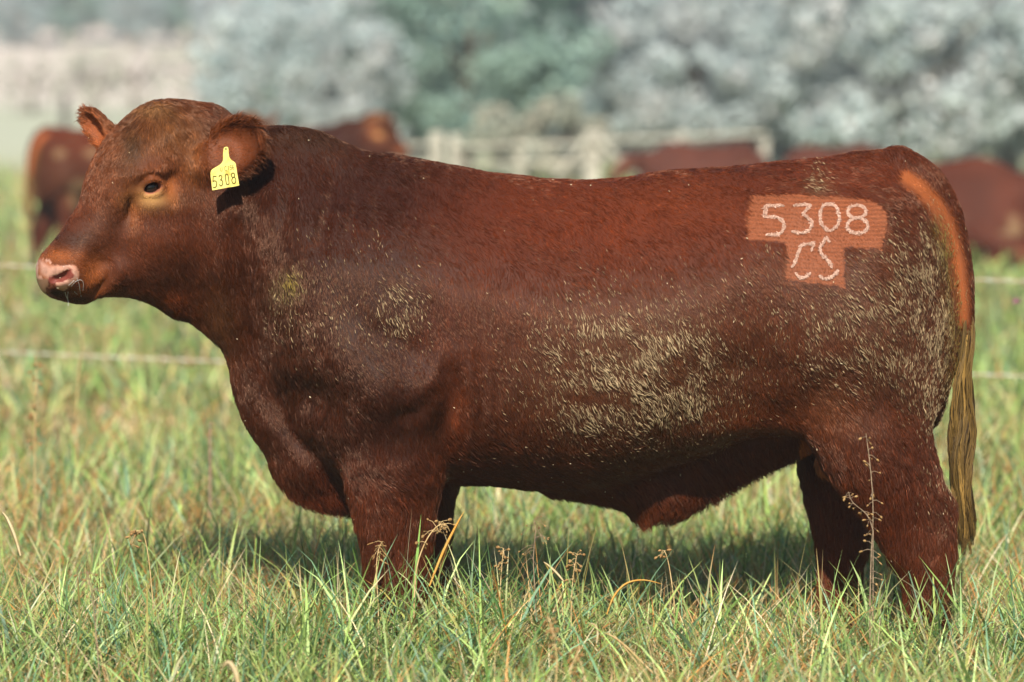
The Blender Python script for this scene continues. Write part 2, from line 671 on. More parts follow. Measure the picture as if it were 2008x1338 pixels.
for (px, d, k, s, rz, lab) in [
    (-150, 208, 1, 1.1, .5, "far hill tree beyond the left edge"),
    (-290, 212, 5, 1.2, 1.5, "far hill tree second beyond the left edge"),
    (-430, 206, 3, 1.2, 2.5, "far hill tree third beyond the left edge"),
    (-580, 214, 1, 1.3, 3.5, "far hill tree fourth beyond the left edge"),
    (30, 205, 0, 1.1, 1.4, "bluish far hill tree in the top left corner"),
    (140, 214, 1, 1.2, 2.6, "bluish far hill tree second from the left corner"),
    (262, 207, 3, .9, .1, "far hill tree above the bull's far ear"),
    (360, 212, 5, 1.1, 3.8, "far hill tree left of the belt's first tree"),
    (455, 206, 2, 1.1, 5.0, "far hill tree showing through the belt's left end"),
    (90, 232, 5, 1.4, 5.0, "far hill tree higher up the slope in the corner"),
    (215, 238, 1, 1.5, 4.0, "far hill tree highest up the slope, above the pale field"),
    (320, 234, 0, 1.5, 1.0, "far hill tree high on the slope near the belt"),
]:
    place_tree("hillside_tree", PROTO[k], px, d, s, rz, lab, FARG)
for (px, d, k, s, rz, lab) in [
    (1065, 58, 0, 1.0, .4, "low tan-green bush behind the timber fence brace"), 
    (1690, 62, 0, .8, 1.5, "low pale bush behind the bull's rump")]:
    place_tree("low_bush", lowp[k], px, d, s, rz, lab, "low bushes in front of the belt", cat="bush")

grp = []
for k in range(2):
    tv, tf, lv, lf, lc = tree_mesh(970 + k, 2.6, 1.1, .3, .16, 60, 26, [(206, 200, 192), (190, 184, 178), (200, 204, 190)])
    grp.append((np_mesh("stem", tv, tf, M_bark), np_mesh("foliage", lv, lf, M_leaf, smooth=False, attrs={"leaf_colour": lc})))
for (px, d, k, s, rz, lab) in [(60, 118, 0, 1.0, .4, "thin pale sapling on the far field near the left edge"), (178, 112, 1, 1.1, 2.0, "thin pale sapling on the far field right of the dark post"), (268, 124, 0, 1.1, 4.0, "thin pale sapling above the bull's poll"), (392, 116, 1, 1.2, 1.0, "thin pale sapling at the left end of the belt")]:
    place_tree("sapling", grp[k], px, d, s, rz, lab, "thin pale saplings on the far field", cat="sapling")

# dark strainer post on the far field
M_wood = noise_mix(material("weathered_timber", rough=.85, spec=.15), lin(152, 150, 140), lin(192, 190, 178), scale=6, stretch=(1, 1, 6), bump=.3)
M_dark = noise_mix(material("old_post", rough=.9, spec=.1), lin(62, 58, 56), lin(92, 86, 80), scale=9, bump=.4)


def box(w, d, h, bev=.012):
    """beam centred on x,y with z 0..h, chamfered"""
    V, F = [], []
    for z, s in ((0, 1 - bev / w * 2), (bev, 1), (h - bev, 1), (h, 1 - bev / w * 2)):
        for x, y in ((-1, -1), (1, -1), (1, 1), (-1, 1)):
            V.append((x * w / 2 * s, y * d / 2 * s, z))
    for k in range(3):
        for q in range(4):
            F.append((k * 4 + q, k * 4 + (q + 1) % 4, k * 4 + 4 + (q + 1) % 4, k * 4 + 4 + q))
    F += [(3, 2, 1, 0), (12, 13, 14, 15)]
    return np.array(V), np.array(F)


y = 100 - CAMD
v, f = tube([[0, 0, -.1], [0, 0, .5], [.01, 0, 1.25], [.01, 0, 1.28]], [.13, .125, .12, .08], 10)
fp = obj("fence_post", np_mesh("fence_post", v, f, M_dark))
fp.location = ((127 - 1004) * 100 / FPX, y, float(zt(y)))
tag(fp, "dark strainer post on the pale field at far left", "post")

# pale post-and-rail timber fence behind the herd
FD = 52.0
fy = FD - CAMD
fence = empty("timber_fence", ((1150 - 1004) * FD / FPX, fy, 0))
tag(fence, "pale weathered post and rail fence showing over the bull's back", "fence")
fpx = lambda px, d=FD: (px - 1004) * d / FPX


def fchild(name, v, f, loc, rot=(0, 0, 0)):
    o = bpy.data.objects.new(name, np_mesh(name, v, f, M_wood, smooth=False))
    COL.objects.link(o)
    o.parent = fence
    o.location = (loc[0] - fence.location.x, loc[1] - fy, loc[2])
    o.rotation_euler = rot
    return o


for px, w, h in ((560, .14, 1.0), (705, .14, 1.02), (853, .2, 1.08), (893, .16, 1.04), (1020, .14, .92), (1160, .26, 1.10), (1335, .14, 1.08), (1500, .12, 1.0)):
    v, f = box(w, w * .9, h + .2)
    fchild("post", v, f, (fpx(px), fy, -.2), (0, random.uniform(-.02, .02), random.uniform(-.1, .1)))


def rail(px0, py0, px1, py1, th=.15, off=-.1):
    p0, p1 = P(px0, py0, fy + off), P(px1, py1, fy + off)
    d = p1 - p0
    L_ = np.linalg.norm(d)
    v, f = box(.055, th, L_)
    fchild("rail", v, f, tuple(p0), (0, math.acos(d[2] / L_), 0))


rail(540, 286, 860, 284); rail(540, 318, 860, 316); rail(890, 289, 1165, 280, .17); rail(890, 322, 1165, 316, .14); rail(1165, 276, 1502, 262, .17); rail(1165, 308, 1502, 302, .14)
p0, p1 = P(1168, 268, fy - .19), P(1262, 356, fy - .19)
d = p1 - p0
v, f = box(.06, .15, float(np.linalg.norm(d)))
fchild("brace", v, f, tuple(p0), (0, math.acos(d[2] / np.linalg.norm(d)), 0))
p0, p1 = P(1155, 268, fy - .19), P(1085, 352, fy - .19)
d = p1 - p0
v, f = box(.06, .13, float(np.linalg.norm(d)))
fchild("brace", v, f, tuple(p0), (0, -math.acos(d[2] / np.linalg.norm(d)), 0))


BULL_LOC = (0.0, 0.0, 0.0)


# ------------------------------------------------------------------ the bull: implicit body traced in the photo's side view
TRUNK = [(352, 262), (400, 238), (440, 236), (480, 240), (520, 246), (570, 246), (630, 258), (680, 281), (720, 297), (800, 307), (900, 327),
         (1000, 343), (1100, 350), (1160, 353), (1230, 347), (1300, 336), (1400, 329), (1500, 320), (1600, 309), (1680, 298), (1730, 296),
         (1775, 304), (1815, 335), (1845, 390), (1866, 460), (1878, 550), (1880, 640), (1873, 710), (1860, 770), (1840, 822), (1800, 850),
         (1720, 868), (1640, 862), (1580, 850), (1530, 848), (1480, 852), (1430, 866), (1370, 892), (1300, 920), (1230, 942), (1150, 955),
         (1050, 955), (950, 945), (870, 950), (780, 980), (700, 1003), (640, 1001), (592, 986), (562, 966), (542, 940), (520, 890), (487, 840),
         (467, 790), (456, 740), (441, 690), (411, 655), (372, 613), (345, 598), (318, 500), (318, 350)]
WCTRL = [(330, 300, .10), (340, 450, .13), (345, 570, .10), (400, 300, .12), (420, 450, .165), (430, 620, .13), (480, 280, .10), (500, 400, .20), (500, 600, .19),
         (490, 760, .12), (560, 270, .10), (580, 450, .255), (590, 650, .27), (560, 820, .20), (580, 930, .13), (640, 970, .12), (640, 300, .13),
         (680, 400, .27), (700, 550, .335), (700, 700, .345), (740, 820, .335), (770, 920, .29), (680, 900, .22), (800, 350, .23), (840, 480, .325),
         (860, 650, .365), (880, 780, .36), (900, 900, .31), (1000, 380, .26), (1000, 500, .35), (1030, 680, .40), (1050, 820, .36), (1050, 920, .30),
         (1180, 390, .27), (1200, 520, .365), (1230, 700, .415), (1250, 820, .365), (1230, 910, .30), (1380, 370, .26), (1400, 500, .35), (1420, 650, .385),
         (1430, 780, .33), (1430, 850, .30), (1540, 360, .29), (1560, 480, .345), (1580, 620, .36), (1560, 740, .335), (1540, 820, .28), (1660, 330, .17),
         (1680, 430, .32), (1720, 560, .36), (1740, 680, .365), (1700, 790, .32), (1660, 850, .25), (1780, 370, .18), (1800, 480, .29), (1820, 600, .30),
         (1830, 700, .29), (1800, 800, .27), (1860, 560, .2), (1860, 700, .2), (1780, 320, .10)]
BUMPS = [  # px, py, sx, sy, angle, amplitude
    (670, 690, 60, 45, 60, .022), (760, 760, 70, 45, 75, .030), (850, 740, 22, 45, 20, .016), (640, 560, 60, 90, 15, .012),
    (560, 620, 40, 70, 5, .016), (1545, 385, 50, 24, 10, .022), (1740, 640, 110, 120, 0, .020), (1620, 760, 45, 60, -30, .018),
    (1760, 800, 50, 40, 0, .014), (650, 880, 30, 60, 20, .012), (1150, 600, 200, 60, 5, .008), (1815, 420, 18, 60, -25, .016), (760, 360, 120, 30, 5, -.010),
    (605, 770, 48, 32, -10, -.032), (790, 660, 60, 20, 30, -.012), (1480, 640, 50, 120, 10, -.005), (1670, 380, 60, 28, 15, .010)]
CREASES = [  # polyline, width px, depth
    ([(505, 330), (490, 420), (492, 520), (500, 620), (515, 700), (545, 780), (585, 845), (630, 890), (672, 960), (682, 1000)], 17, -.050),
    ([(455, 430), (462, 520), (470, 600)], 9, -.018), ([(535, 420), (545, 520), (535, 600)], 10, -.016),
    ([(880, 700), (888, 760), (872, 830), (868, 900)], 12, -.020), ([(905, 690), (915, 780), (910, 850)], 7, -.010),
    ([(935, 680), (945, 760), (938, 840)], 7, -.011), ([(968, 690), (975, 780)], 8, -.006), ([(925, 690), (930, 770), (925, 850)], 6, .007), ([(955, 700), (960, 790)], 7, .006),
    ([(790, 790), (830, 780), (860, 740)], 10, -.010), ([(640, 310), (660, 350), (650, 420), (640, 480)], 9, -.018), ([(690, 330), (700, 400), (690, 470)], 9, -.012),
    ([(1450, 850), (1500, 838), (1550, 838), (1590, 866)], 14, .012), ([(1530, 700), (1555, 770), (1570, 830)], 22, -.004),
    ([(575, 350), (570, 420), (560, 480)], 8, -.014), ([(740, 340), (745, 420), (735, 480)], 9, -.009), ([(800, 345), (808, 430)], 10, -.005),
    ([(1600, 790), (1660, 850), (1700, 900)], 14, -.010)]
BUMPS = [(a_, b_, c_, d_, e_, f_ * 1.5) for a_, b_, c_, d_, e_, f_ in BUMPS]
CREASES = [(l_, w_, a_ * 1.7) for l_, w_, a_ in CREASES]
trunk = Relief(TRUNK, WCTRL, lambda x, y: .34 - .12 * np.clip((y - 640) / 220, 0, 1) * np.clip((x - 860) / 80, 0, 1) * np.clip((1620 - x) / 80, 0, 1) - .11 * np.clip((y - 700) / 120, 0, 1) * np.exp(-((x - 1450) / 110) ** 4), 5.0, 60, BUMPS, CREASES, unit=1 / 720.0, blur=1.2)

# the head has its own frame, turned towards the camera
YAW = math.radians(25)
HX0 = (400 - 1004) / 720.0
HC, HS = math.cos(YAW), math.sin(YAW)
HFWD = np.array([-HC, -HS, 0]); HLAT = np.array([HS, -HC, 0])


def to_head(p):
    q = p - np.array([HX0, 0, 0])
    return np.stack([q @ HFWD, q @ HLAT, p[:, 2]], 1)


def from_head(u, v, z):
    return np.array([HX0, 0, 0]) + u * HFWD + v * HLAT + np.array([0, 0, z])


HEAD = [(-.05, 1.50), (.03, 1.535), (.09, 1.548), (.145, 1.546), (.19, 1.524), (.235, 1.488), (.275, 1.448), (.305, 1.398), (.33, 1.34), (.35, 1.28), (.385, 1.227),
        (.420, 1.178), (.452, 1.142), (.466, 1.108), (.462, 1.062), (.445, 1.036), (.40, 1.019), (.34, 1.010), (.30, 1.024), (.25, 1.026), (.2, 1.020), (.15, 1.008), (.07, .998),
        (-.01, 1.02), (-.06, 1.15), (-.08, 1.35)]
HCTRL = [(.0, 1.45, .10), (.10, 1.52, .095), (.15, 1.45, .12), (.2, 1.49, .115), (.26, 1.43, .118), (.1, 1.36, .122), (.2, 1.37, .130), (.28, 1.36, .125), (.2, 1.29, .122), (.29, 1.28, .100),
         (.1, 1.24, .122), (.0, 1.25, .12), (.2, 1.2, .112), (.3, 1.2, .084), (.36, 1.24, .078), (.1, 1.1, .100), (.2, 1.09, .085), (.02, 1.06, .08), (.3, 1.11, .075), (.38, 1.16, .080),
         (.44, 1.13, .092), (.46, 1.08, .092), (.39, 1.08, .092), (.34, 1.05, .075), (.4, 1.03, .066), (.28, 1.04, .062), (.14, 1.02, .06)]
EYE_U, EYE_Z = .190, 1.322
HB = [(EYE_U + .01, EYE_Z + .045, .045, .016, -12, .012), (EYE_U - .01, EYE_Z - .045, .05, .02, 10, .007), (.14, 1.18, .06, .05, 0, .012), (.24, 1.26, .02, .05, 25, -.012), (EYE_U - .055, EYE_Z + .02, .018, .03, 0, -.010),
      (.42, 1.105, .02, .025, 0, .006), (.3, 1.13, .04, .025, -30, -.010), (EYE_U, EYE_Z, .028, .02, 0, .006), (.32, 1.09, .02, .05, -15, -.008), (.27, 1.10, .015, .04, -20, .006)]
HCR = [([(.462, 1.052), (.43, 1.044), (.38, 1.030), (.335, 1.036), (.305, 1.060)], .0075, -.022),
       ([(EYE_U + .035, EYE_Z - .008), (EYE_U + .015, EYE_Z + .020), (EYE_U - .012, EYE_Z + .020), (EYE_U - .034, EYE_Z + .004)], .005, .010),
       ([(EYE_U + .040, EYE_Z + .0), (EYE_U + .016, EYE_Z + .032), (EYE_U - .018, EYE_Z + .032), (EYE_U - .04, EYE_Z + .01)], .004, -.006),
       ([(EYE_U + .036, EYE_Z - .012), (EYE_U + .012, EYE_Z - .020), (EYE_U - .015, EYE_Z - .014), (EYE_U - .034, EYE_Z + .002)], .005, .008),
       ([(EYE_U + .055, EYE_Z - .03), (EYE_U + .05, EYE_Z - .06), (EYE_U + .052, EYE_Z - .085)], .008, -.010),
       ([(.02, 1.42), (.01, 1.3), (.0, 1.2), (.02, 1.12)], .012, -.010), ([(.30, 1.06), (.285, 1.10), (.30, 1.13)], .007, -.010)]
HB = [(a_, b_, c_, d_, e_, f_ * 1.7) for a_, b_, c_, d_, e_, f_ in HB]
HCR = [(l_, w_, a_ * 1.4) for l_, w_, a_ in HCR]
headm = Relief(HEAD, HCTRL, 0.085, 0.004, 0.08, HB, HCR, unit=1.0, blur=0.8, wmax=.2)

EAR_N = frame((.82, -.34, .40), (-.36, -.90, .14))
EAR_NC = P(463, 289, -.175)
EAR_F = frame((-.62, .45, .66), (-.75, -.55, -.1))
EAR_FC = P(196, 258, .10)
EYE_C = from_head(EYE_U, .112, EYE_Z)
EYE_C2 = from_head(EYE_U, -.112, EYE_Z)
EYE_AX = frame(HFWD * .94 + np.array([0, 0, -.33]), HLAT)          # slit axis dips towards the nose
EYE_AX2 = frame(HFWD * .94 + np.array([0, 0, -.33]), -HLAT)


def resample(pts, n=4):
    q = catmull([list(c) + [r] for c, r in pts], n, closed=False)
    return [(k[:3], k[3]) for k in q]


def chain(p, pts, flat=1.0):
    r = None
    for (a, ra), (b, rb) in zip(pts[:-1], pts[1:]):
        c = capsule(p, a, b, ra, rb, flat)
        r = c if r is None else np.minimum(r, c)
    return r


def leg_front(s, dx=0.0):
    Y = -.20 * s
    q = lambda x, y: P(x + dx, y, Y)
    return [(q(752, 790), .13), (q(770, 900), .134), (q(773, 985), .110), (q(778, 1060), .092), (q(778, 1120), .084), (q(779, 1165), .076), (q(786, 1205), .052), (q(787, 1255), .050), (q(775, 1285), .060), (q(765, 1310), .068)]


def leg_hind(s, dx=0.0):
    Y = -.215 * s
    q = lambda x, y: P(x + dx, y, Y)
    return [(q(1722, 770), .12), (q(1732, 870), .128), (q(1768, 950), .105), (q(1800, 1010), .083), (q(1815, 1060), .070), (q(1818, 1120), .064), (q(1815, 1210), .055), (q(1812, 1260), .055), (q(1797, 1290), .064), (q(1785, 1318), .070)]


LF_N, LF_F = leg_front(1), leg_front(-1, 38)
LH_N = leg_hind(1)
LH_F = [(P(x, y, .215), r) for x, y, r in ((1640, 790, .10), (1636, 880, .10), (1636, 960, .084), (1646, 1030, .074), (1648, 1100, .064), (1643, 1200, .055), (1640, 1260, .055), (1624, 1290, .064), (1612, 1318, .070))]
HOCK_N = [(P(1838, 985, -.215), .035), (P(1850, 1005, -.215), .03), (P(1835, 1070, -.215), .04)]
HOCK_F = [(P(1668, 985, .215), .035), (P(1682, 1005, .215), .03), (P(1668, 1070, .215), .04)]
TAIL = [(P(1760, 330), .05), (P(1812, 356), .045), (P(1850, 405), .040), (P(1874, 470), .034), (P(1886, 545), .030), (P(1889, 620), .027), (P(1888, 680), .02)]
SHEATH = [(P(1570, 858), .03), (P(1480, 902), .040), (P(1390, 945), .045), (P(1310, 975), .05), (P(1270, 992), .042), (P(1266, 1010), .028)]
SHEATH3 = [(P(1555, 848), .05), (P(1450, 885), .06), (P(1360, 925), .07), (P(1280, 950), .06)]
SHEATH2 = [(P(1310, 965), .06), (P(1200, 950), .055), (P(1100, 935), .05)]
SCROTUM = [(P(1645, 820, 0), .04), (P(1632, 905, 0), .04)]
THIGH_N = [(P(1640, 800, -.185), .10), (P(1690, 900, -.2), .085), (P(1735, 985, -.2), .06), (P(1775, 1060, -.21), .05)]
THIGH_F = [(P(1610, 830, .2), .07), (P(1622, 900, .2), .06)]
EAR_RN, EAR_RF = (.090, .078, .046), (.085, .044, .036)


CHAINS = [(resample(c, n), k, fl) for c, n, k, fl in ((LF_N, 4, .05, 1), (LF_F, 3, .05, 1), (LH_N, 4, .08, 1), (LH_F, 3, .05, 1), (HOCK_N, 2, .03, 1), (HOCK_F, 2, .03, 1),
                                                      (SHEATH, 3, .04, .6), (SHEATH2, 2, .05, 1), (SHEATH3, 2, .05, .7), (TAIL, 4, .02, 1), (SCROTUM, 1, .03, 1), (THIGH_N, 3, .10, 1), (THIGH_F, 3, .05, 1))]


def near_box(p, lo, hi):
    return np.nonzero(((p > lo) & (p < hi)).all(1))[0]


def bull_f(p, detail=True):
    px = 1004 + p[:, 0] * 720
    py = HOR + (CAMH - p[:, 2]) * 720
    f = trunk.f(px, py, p[:, 1])
    i = near_box(p, (-9, -9, .85), (-.62, 9, 9))
    h = to_head(p[i])
    f[i] = smin(f[i], headm.f(h[:, 0], h[:, 2], h[:, 1]), .045)
    for c, k, fl in CHAINS:
        a = np.array([q[0] for q in c]); r = max(q[1] for q in c) + .11
        i = near_box(p, a.min(0) - r, a.max(0) + r)
        if len(i):
            f[i] = smin(f[i], chain(p[i], c, fl), k)
    for ax, c, EAR_R in ((EAR_N, EAR_NC, EAR_RN), (EAR_F, EAR_FC, EAR_RF)):
        i = near_box(p, c - .22, c + .22)
        if not len(i): continue
        q = p[i]
        ear = ellipsoid(q, c, ax, EAR_R)
        ear = smax(ear, -ellipsoid(q, c + ax[2] * .030 + ax[0] * .006, ax, (EAR_R[0] * .93, EAR_R[1] * .88, .050)), .010)
        root = capsule(q, c - ax[0] * .05 - ax[2] * .022, c - ax[0] * .12 - ax[2] * .03, .032, .05)
        f[i] = smin(f[i], smin(ear, root, .03), .025)
    if detail:
        i = near_box(p, (-9, -9, .9), (-.85, 9, 9))
        q, g = p[i], f[i]
        for c, ax in ((EYE_C, EYE_AX), (EYE_C2, EYE_AX2)):
            g = smax(g, -ellipsoid(q, c + ax[2] * .014, ax, (.0245, .0145, .03)), .004)
        for s in (1, -1):
            a = from_head(.421, .082 * s, 1.087); b = from_head(.440, .060 * s, 1.079)
            g = smax(g, -capsule(q, a, b, .0125, .008), .006)
            g = smax(g, -capsule(q, from_head(.412, .09 * s, 1.10), a, .008, .010), .004)
        f[i] = g
    return f


BV, BF = surface_nets(bull_f, (-1.36, -.50, -.0), (1.30, .50, 1.60), 0.0075, band=.03)
BV = project_to(bull_f, BV, 1)
BV = smooth_verts(BV, BF, 1, .3)
# fine undulation of muscle and hide
#BN_amp = .0022 * vnoise(BV, 14, 3) + .0035 * vnoise(BV, 6, 4)

# ------------------------------------------------------------------ bull: colours of the coat (hue of the hair itself, by place on the body)
def vnormals(v, F):
    a, b, c, d = (v[F[:, i]] for i in range(4))
    fn = np.cross(c - a, d - b)
    n = np.zeros_like(v)
    for i in range(4):
        for k in range(3):
            n[:, k] += np.bincount(F[:, i], fn[:, k], len(v))
    return n / np.maximum(np.linalg.norm(n, axis=1), 1e-12)[:, None]


BNRM = vnormals(BV, BF)
if (BNRM * (BV - BV.mean(0))).sum() < 0:
    BNRM = -BNRM
    BF = BF[:, ::-1].copy()
BV = BV + BNRM * (.0022 * vnoise(BV, 14, 3) + .0035 * vnoise(BV, 6, 4))[:, None]


def A(r, g, b, k=1.0):
    return np.array(lin(r, g, b)[:3]) * k


def zpoly(pts, x0, y0, s):
    return np.array([(x0 + x / s, y0 + y / s) for x, y in pts])


PATCH = catmull(zpoly([(200, 100), (400, 75), (600, 65), (850, 70), (1050, 90), (1300, 100), (1500, 115), (1650, 150), (1780, 210), (1850, 280), (1870, 400), (1840, 560),
                       (1800, 740), (1795, 742), (1600, 735), (1360, 712), (1345, 720), (1350, 900), (1352, 1200), (1345, 1215), (1000, 1170), (800, 1140), (605, 1110), (598, 1100), (600, 950), (628, 700),
                       (620, 675), (400, 642), (165, 645), (158, 640), (140, 450), (150, 300)], 1440, 370, 6.275), 3)
NOSE = zpoly([(60, 470), (180, 550), (300, 540), (450, 525), (520, 545), (570, 640), (560, 720), (430, 830), (390, 880), (280, 850), (230, 760), (60, 640)], 70, 440, 6.69)

BLOBS = [  # px, py, rx, ry, albedo (sRGB), weight
    (1150, 430, 520, 110, (122, 54, 26), .85), (850, 640, 90, 220, (112, 54, 34), .5), (1300, 400, 200, 60, (128, 60, 28), .5), (1640, 340, 160, 40, (120, 54, 30), .7),
    (700, 380, 160, 60, (82, 42, 30), .5), (600, 270, 110, 30, (98, 68, 46), .5), (560, 500, 70, 160, (88, 46, 34), .5),
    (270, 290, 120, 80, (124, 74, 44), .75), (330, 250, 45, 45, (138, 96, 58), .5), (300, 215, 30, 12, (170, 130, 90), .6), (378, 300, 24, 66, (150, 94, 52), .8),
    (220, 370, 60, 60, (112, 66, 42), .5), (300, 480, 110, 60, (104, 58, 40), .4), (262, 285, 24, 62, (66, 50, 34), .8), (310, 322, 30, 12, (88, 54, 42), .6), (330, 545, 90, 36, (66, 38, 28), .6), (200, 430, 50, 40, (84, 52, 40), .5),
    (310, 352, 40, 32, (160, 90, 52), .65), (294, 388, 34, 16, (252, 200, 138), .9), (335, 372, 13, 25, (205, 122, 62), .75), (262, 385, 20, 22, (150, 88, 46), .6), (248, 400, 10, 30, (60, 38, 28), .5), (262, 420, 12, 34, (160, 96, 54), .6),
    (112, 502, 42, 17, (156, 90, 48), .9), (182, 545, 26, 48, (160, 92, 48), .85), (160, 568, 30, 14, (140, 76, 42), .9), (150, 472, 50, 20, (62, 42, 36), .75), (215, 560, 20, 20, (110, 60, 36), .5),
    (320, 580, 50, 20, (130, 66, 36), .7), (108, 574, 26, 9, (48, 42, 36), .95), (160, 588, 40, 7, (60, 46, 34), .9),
    (893, 830, 20, 60, (150, 72, 32), .75), (1500, 830, 90, 30, (150, 74, 38), .6), (1630, 800, 60, 50, (140, 84, 52), .45), (720, 880, 130, 160, (92, 46, 34), .6),
    (620, 980, 60, 25, (130, 62, 38), .6), (1640, 1060, 90, 120, (122, 58, 34), .6), (1800, 950, 100, 150, (92, 44, 30), .6), (1264, 1020, 20, 18, (150, 80, 48), .8),
    (1600, 370, 22, 26, (120, 92, 68), .4), (1720, 620, 140, 160, (104, 66, 50), .6), (1240, 720, 190, 130, (104, 72, 52), .5), (430, 620, 40, 70, (98, 66, 40), .6), (560, 560, 26, 30, (96, 84, 34), .8),
    (1880, 470, 30, 120, (104, 90, 40), .0), (1000, 560, 200, 100, (112, 52, 30), .4)]
EARTAILPATH = np.array([(1778, 348), (1800, 362), (1832, 398), (1858, 450), (1876, 520), (1885, 580), (1888, 628)])


def coat(p, nrm, px, py):
    n = len(p)
    c = np.tile(A(92, 46, 27), (n, 1))
    for bx, by, rx, ry, col, w in BLOBS:
        if w <= 0: continue
        g = w * np.exp(-(((px - bx) / rx) ** 2 + ((py - by) / ry) ** 2))
        c = c * (1 - g[:, None]) + A(*col) * g[:, None]
    # ears: orange inside, long pale rim
    for ax, ec, EAR_R in ((EAR_N, EAR_NC, EAR_RN), (EAR_F, EAR_FC, EAR_RF)):
        q = (p - ec) @ ax.T
        inear = (np.abs(q[:, 0]) < .12) & (np.abs(q[:, 1]) < .1) & (np.abs(q[:, 2]) < .07)
        face = np.clip((nrm @ ax[2]) * 2 - .3, 0, 1) * inear * np.clip(1.15 - .8 * np.hypot(q[:, 0] / EAR_R[0], q[:, 1] / EAR_R[1]), 0, 1)
        rim = np.clip((np.hypot(q[:, 0] / EAR_R[0], q[:, 1] / EAR_R[1]) - .72) / .3, 0, 1) * inear * (q[:, 0] > -.05)
        c = c * (1 - .85 * face[:, None]) + A(196, 108, 58) * .85 * face[:, None]
        c = c * (1 - .35 * rim[:, None]) + A(150, 92, 58) * .35 * rim[:, None]
    # shaved strip down the tail
    d = line_dist(px, py, EARTAILPATH)
    wdt = np.interp(py, [340, 400, 500, 620], [15, 17, 17, 13])
    g = np.clip(1.4 - d / wdt, 0, 1) * (py < 640)
    c = c * (1 - g[:, None]) + A(200, 114, 64) * g[:, None]
    sc_ = (np.abs(p[:, 1]) < .075) & (p[:, 0] > .78) & (p[:, 0] < .96) & (p[:, 2] < .72) & (p[:, 2] > .4)
    c[sc_] = A(200, 122, 62)
    # dung smear beside the tail
    d = line_dist(px, py, np.array([(1832, 440), (1848, 500), (1860, 580), (1866, 660), (1864, 760)]))
    g = .65 * np.exp(-(d / 13) ** 2) * np.clip(vnoise(p, 60, 9) + .75, 0, 1)
    c = c * (1 - g[:, None]) + A(116, 98, 44) * g[:, None]
    gray = c.mean(1, keepdims=True)
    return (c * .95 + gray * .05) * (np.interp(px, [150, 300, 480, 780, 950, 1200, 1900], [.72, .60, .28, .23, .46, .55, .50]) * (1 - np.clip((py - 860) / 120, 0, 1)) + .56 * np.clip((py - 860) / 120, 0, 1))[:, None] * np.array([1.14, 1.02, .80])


def hair_fields(p, nrm):
    q = proj(p)
    px, py = q[:, 0], q[:, 1]
    c = coat(p, nrm, px, py)
    near = nrm[:, 1] < .35
    clip_ = poly_sdf(np.stack([px, py], 1), PATCH)
    clip_ = clip_ + 3.2 * vnoise(p, 120, 17) + 1.5 * vnoise(p, 40, 18)
    clip_ = np.where(near & (p[:, 1] < 0), clip_, -99)
    nj = 1.6 * vnoise(p, 150, 22) + 1.2 * vnoise(p, 60, 23)
    nose = (poly_sdf(np.stack([px, py], 1), NOSE) + nj > 0) | ((px < 150) & (px > 20) & (py < 580) & (py > 506) & ((py - 506) > (px - 82) * .3) & (nrm[:, 0] < -.5))
    nose &= p[:, 0] < -1.1
    return px, py, c, clip_, nose


# ------------------------------------------------------------------ bull: objects
bull = empty("bull", (0, 0, 0))
tag(bull, "big dark red bull standing side-on with yellow ear tag and number branded on its rump", "bull")
M_hide = attr_material("bull_hide", "hide_colour", rough=.62, spec=.2)
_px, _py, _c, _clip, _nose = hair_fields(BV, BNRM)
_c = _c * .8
_c[_clip > 0] = A(126, 72, 46)
_c[_nose] = A(186, 142, 124) * np.exp(.22 * vnoise(BV[_nose], 70, 6) + .1 * vnoise(BV[_nose], 260, 7))[:, None]
_sd = poly_sdf(np.stack([_px, _py], 1), NOSE)
_e = _nose & (_sd < 5) & (_sd > -5)
_w = np.clip((_sd[_e] + 3) / 8, 0, 1)[:, None]
_c[_e] = _c[_e] * _w + A(150, 92, 62) * (1 - _w)
_nz = _nose & (vnoise(BV, 160, 5) > .55)
_c[_nz] *= .8
_g = _nose & (_py > 548) & (_px < 108)
_c[_g] = A(128, 98, 78)
_hoof = BV[:, 2] < .075
_c[_hoof] = A(48, 40, 36)
_rim = (ellipsoid(BV, EYE_C, EYE_AX, (.0275, .0172, .05)) < 0)
_c[_rim] = A(150, 92, 70)
for _s in (1, -1):
    _q = capsule(BV, from_head(.410, .088 * _s, 1.093), from_head(.444, .050 * _s, 1.078), .014, .011)
    _c[_q < 0] = A(120, 62, 54)
_gl = np.where(_nose, .26, .62)
_n, _l, _b = nodes(M_hide)
_a = _n.new("ShaderNodeAttribute"); _a.attribute_name = "hide_gloss"
_l.new(_a.outputs["Fac"], _b.inputs["Roughness"])
_t = _n.new("ShaderNodeTexVoronoi"); _t.inputs["Scale"].default_value = 260
_tc = _n.new("ShaderNodeTexCoord"); _l.new(_tc.outputs["Object"], _t.inputs["Vector"])
_bm = _n.new("ShaderNodeBump"); _bm.inputs["Strength"].default_value = .35; _bm.inputs["Distance"].default_value = .002
_l.new(_t.outputs["Distance"], _bm.inputs["Height"]); _l.new(_bm.outputs[0], _b.inputs["Normal"])
body = obj("body", np_mesh("body", BV, BF, M_hide, attrs={"hide_colour": _c, "hide_gloss": np.repeat(_gl[:, None], 3, 1)}), bull)

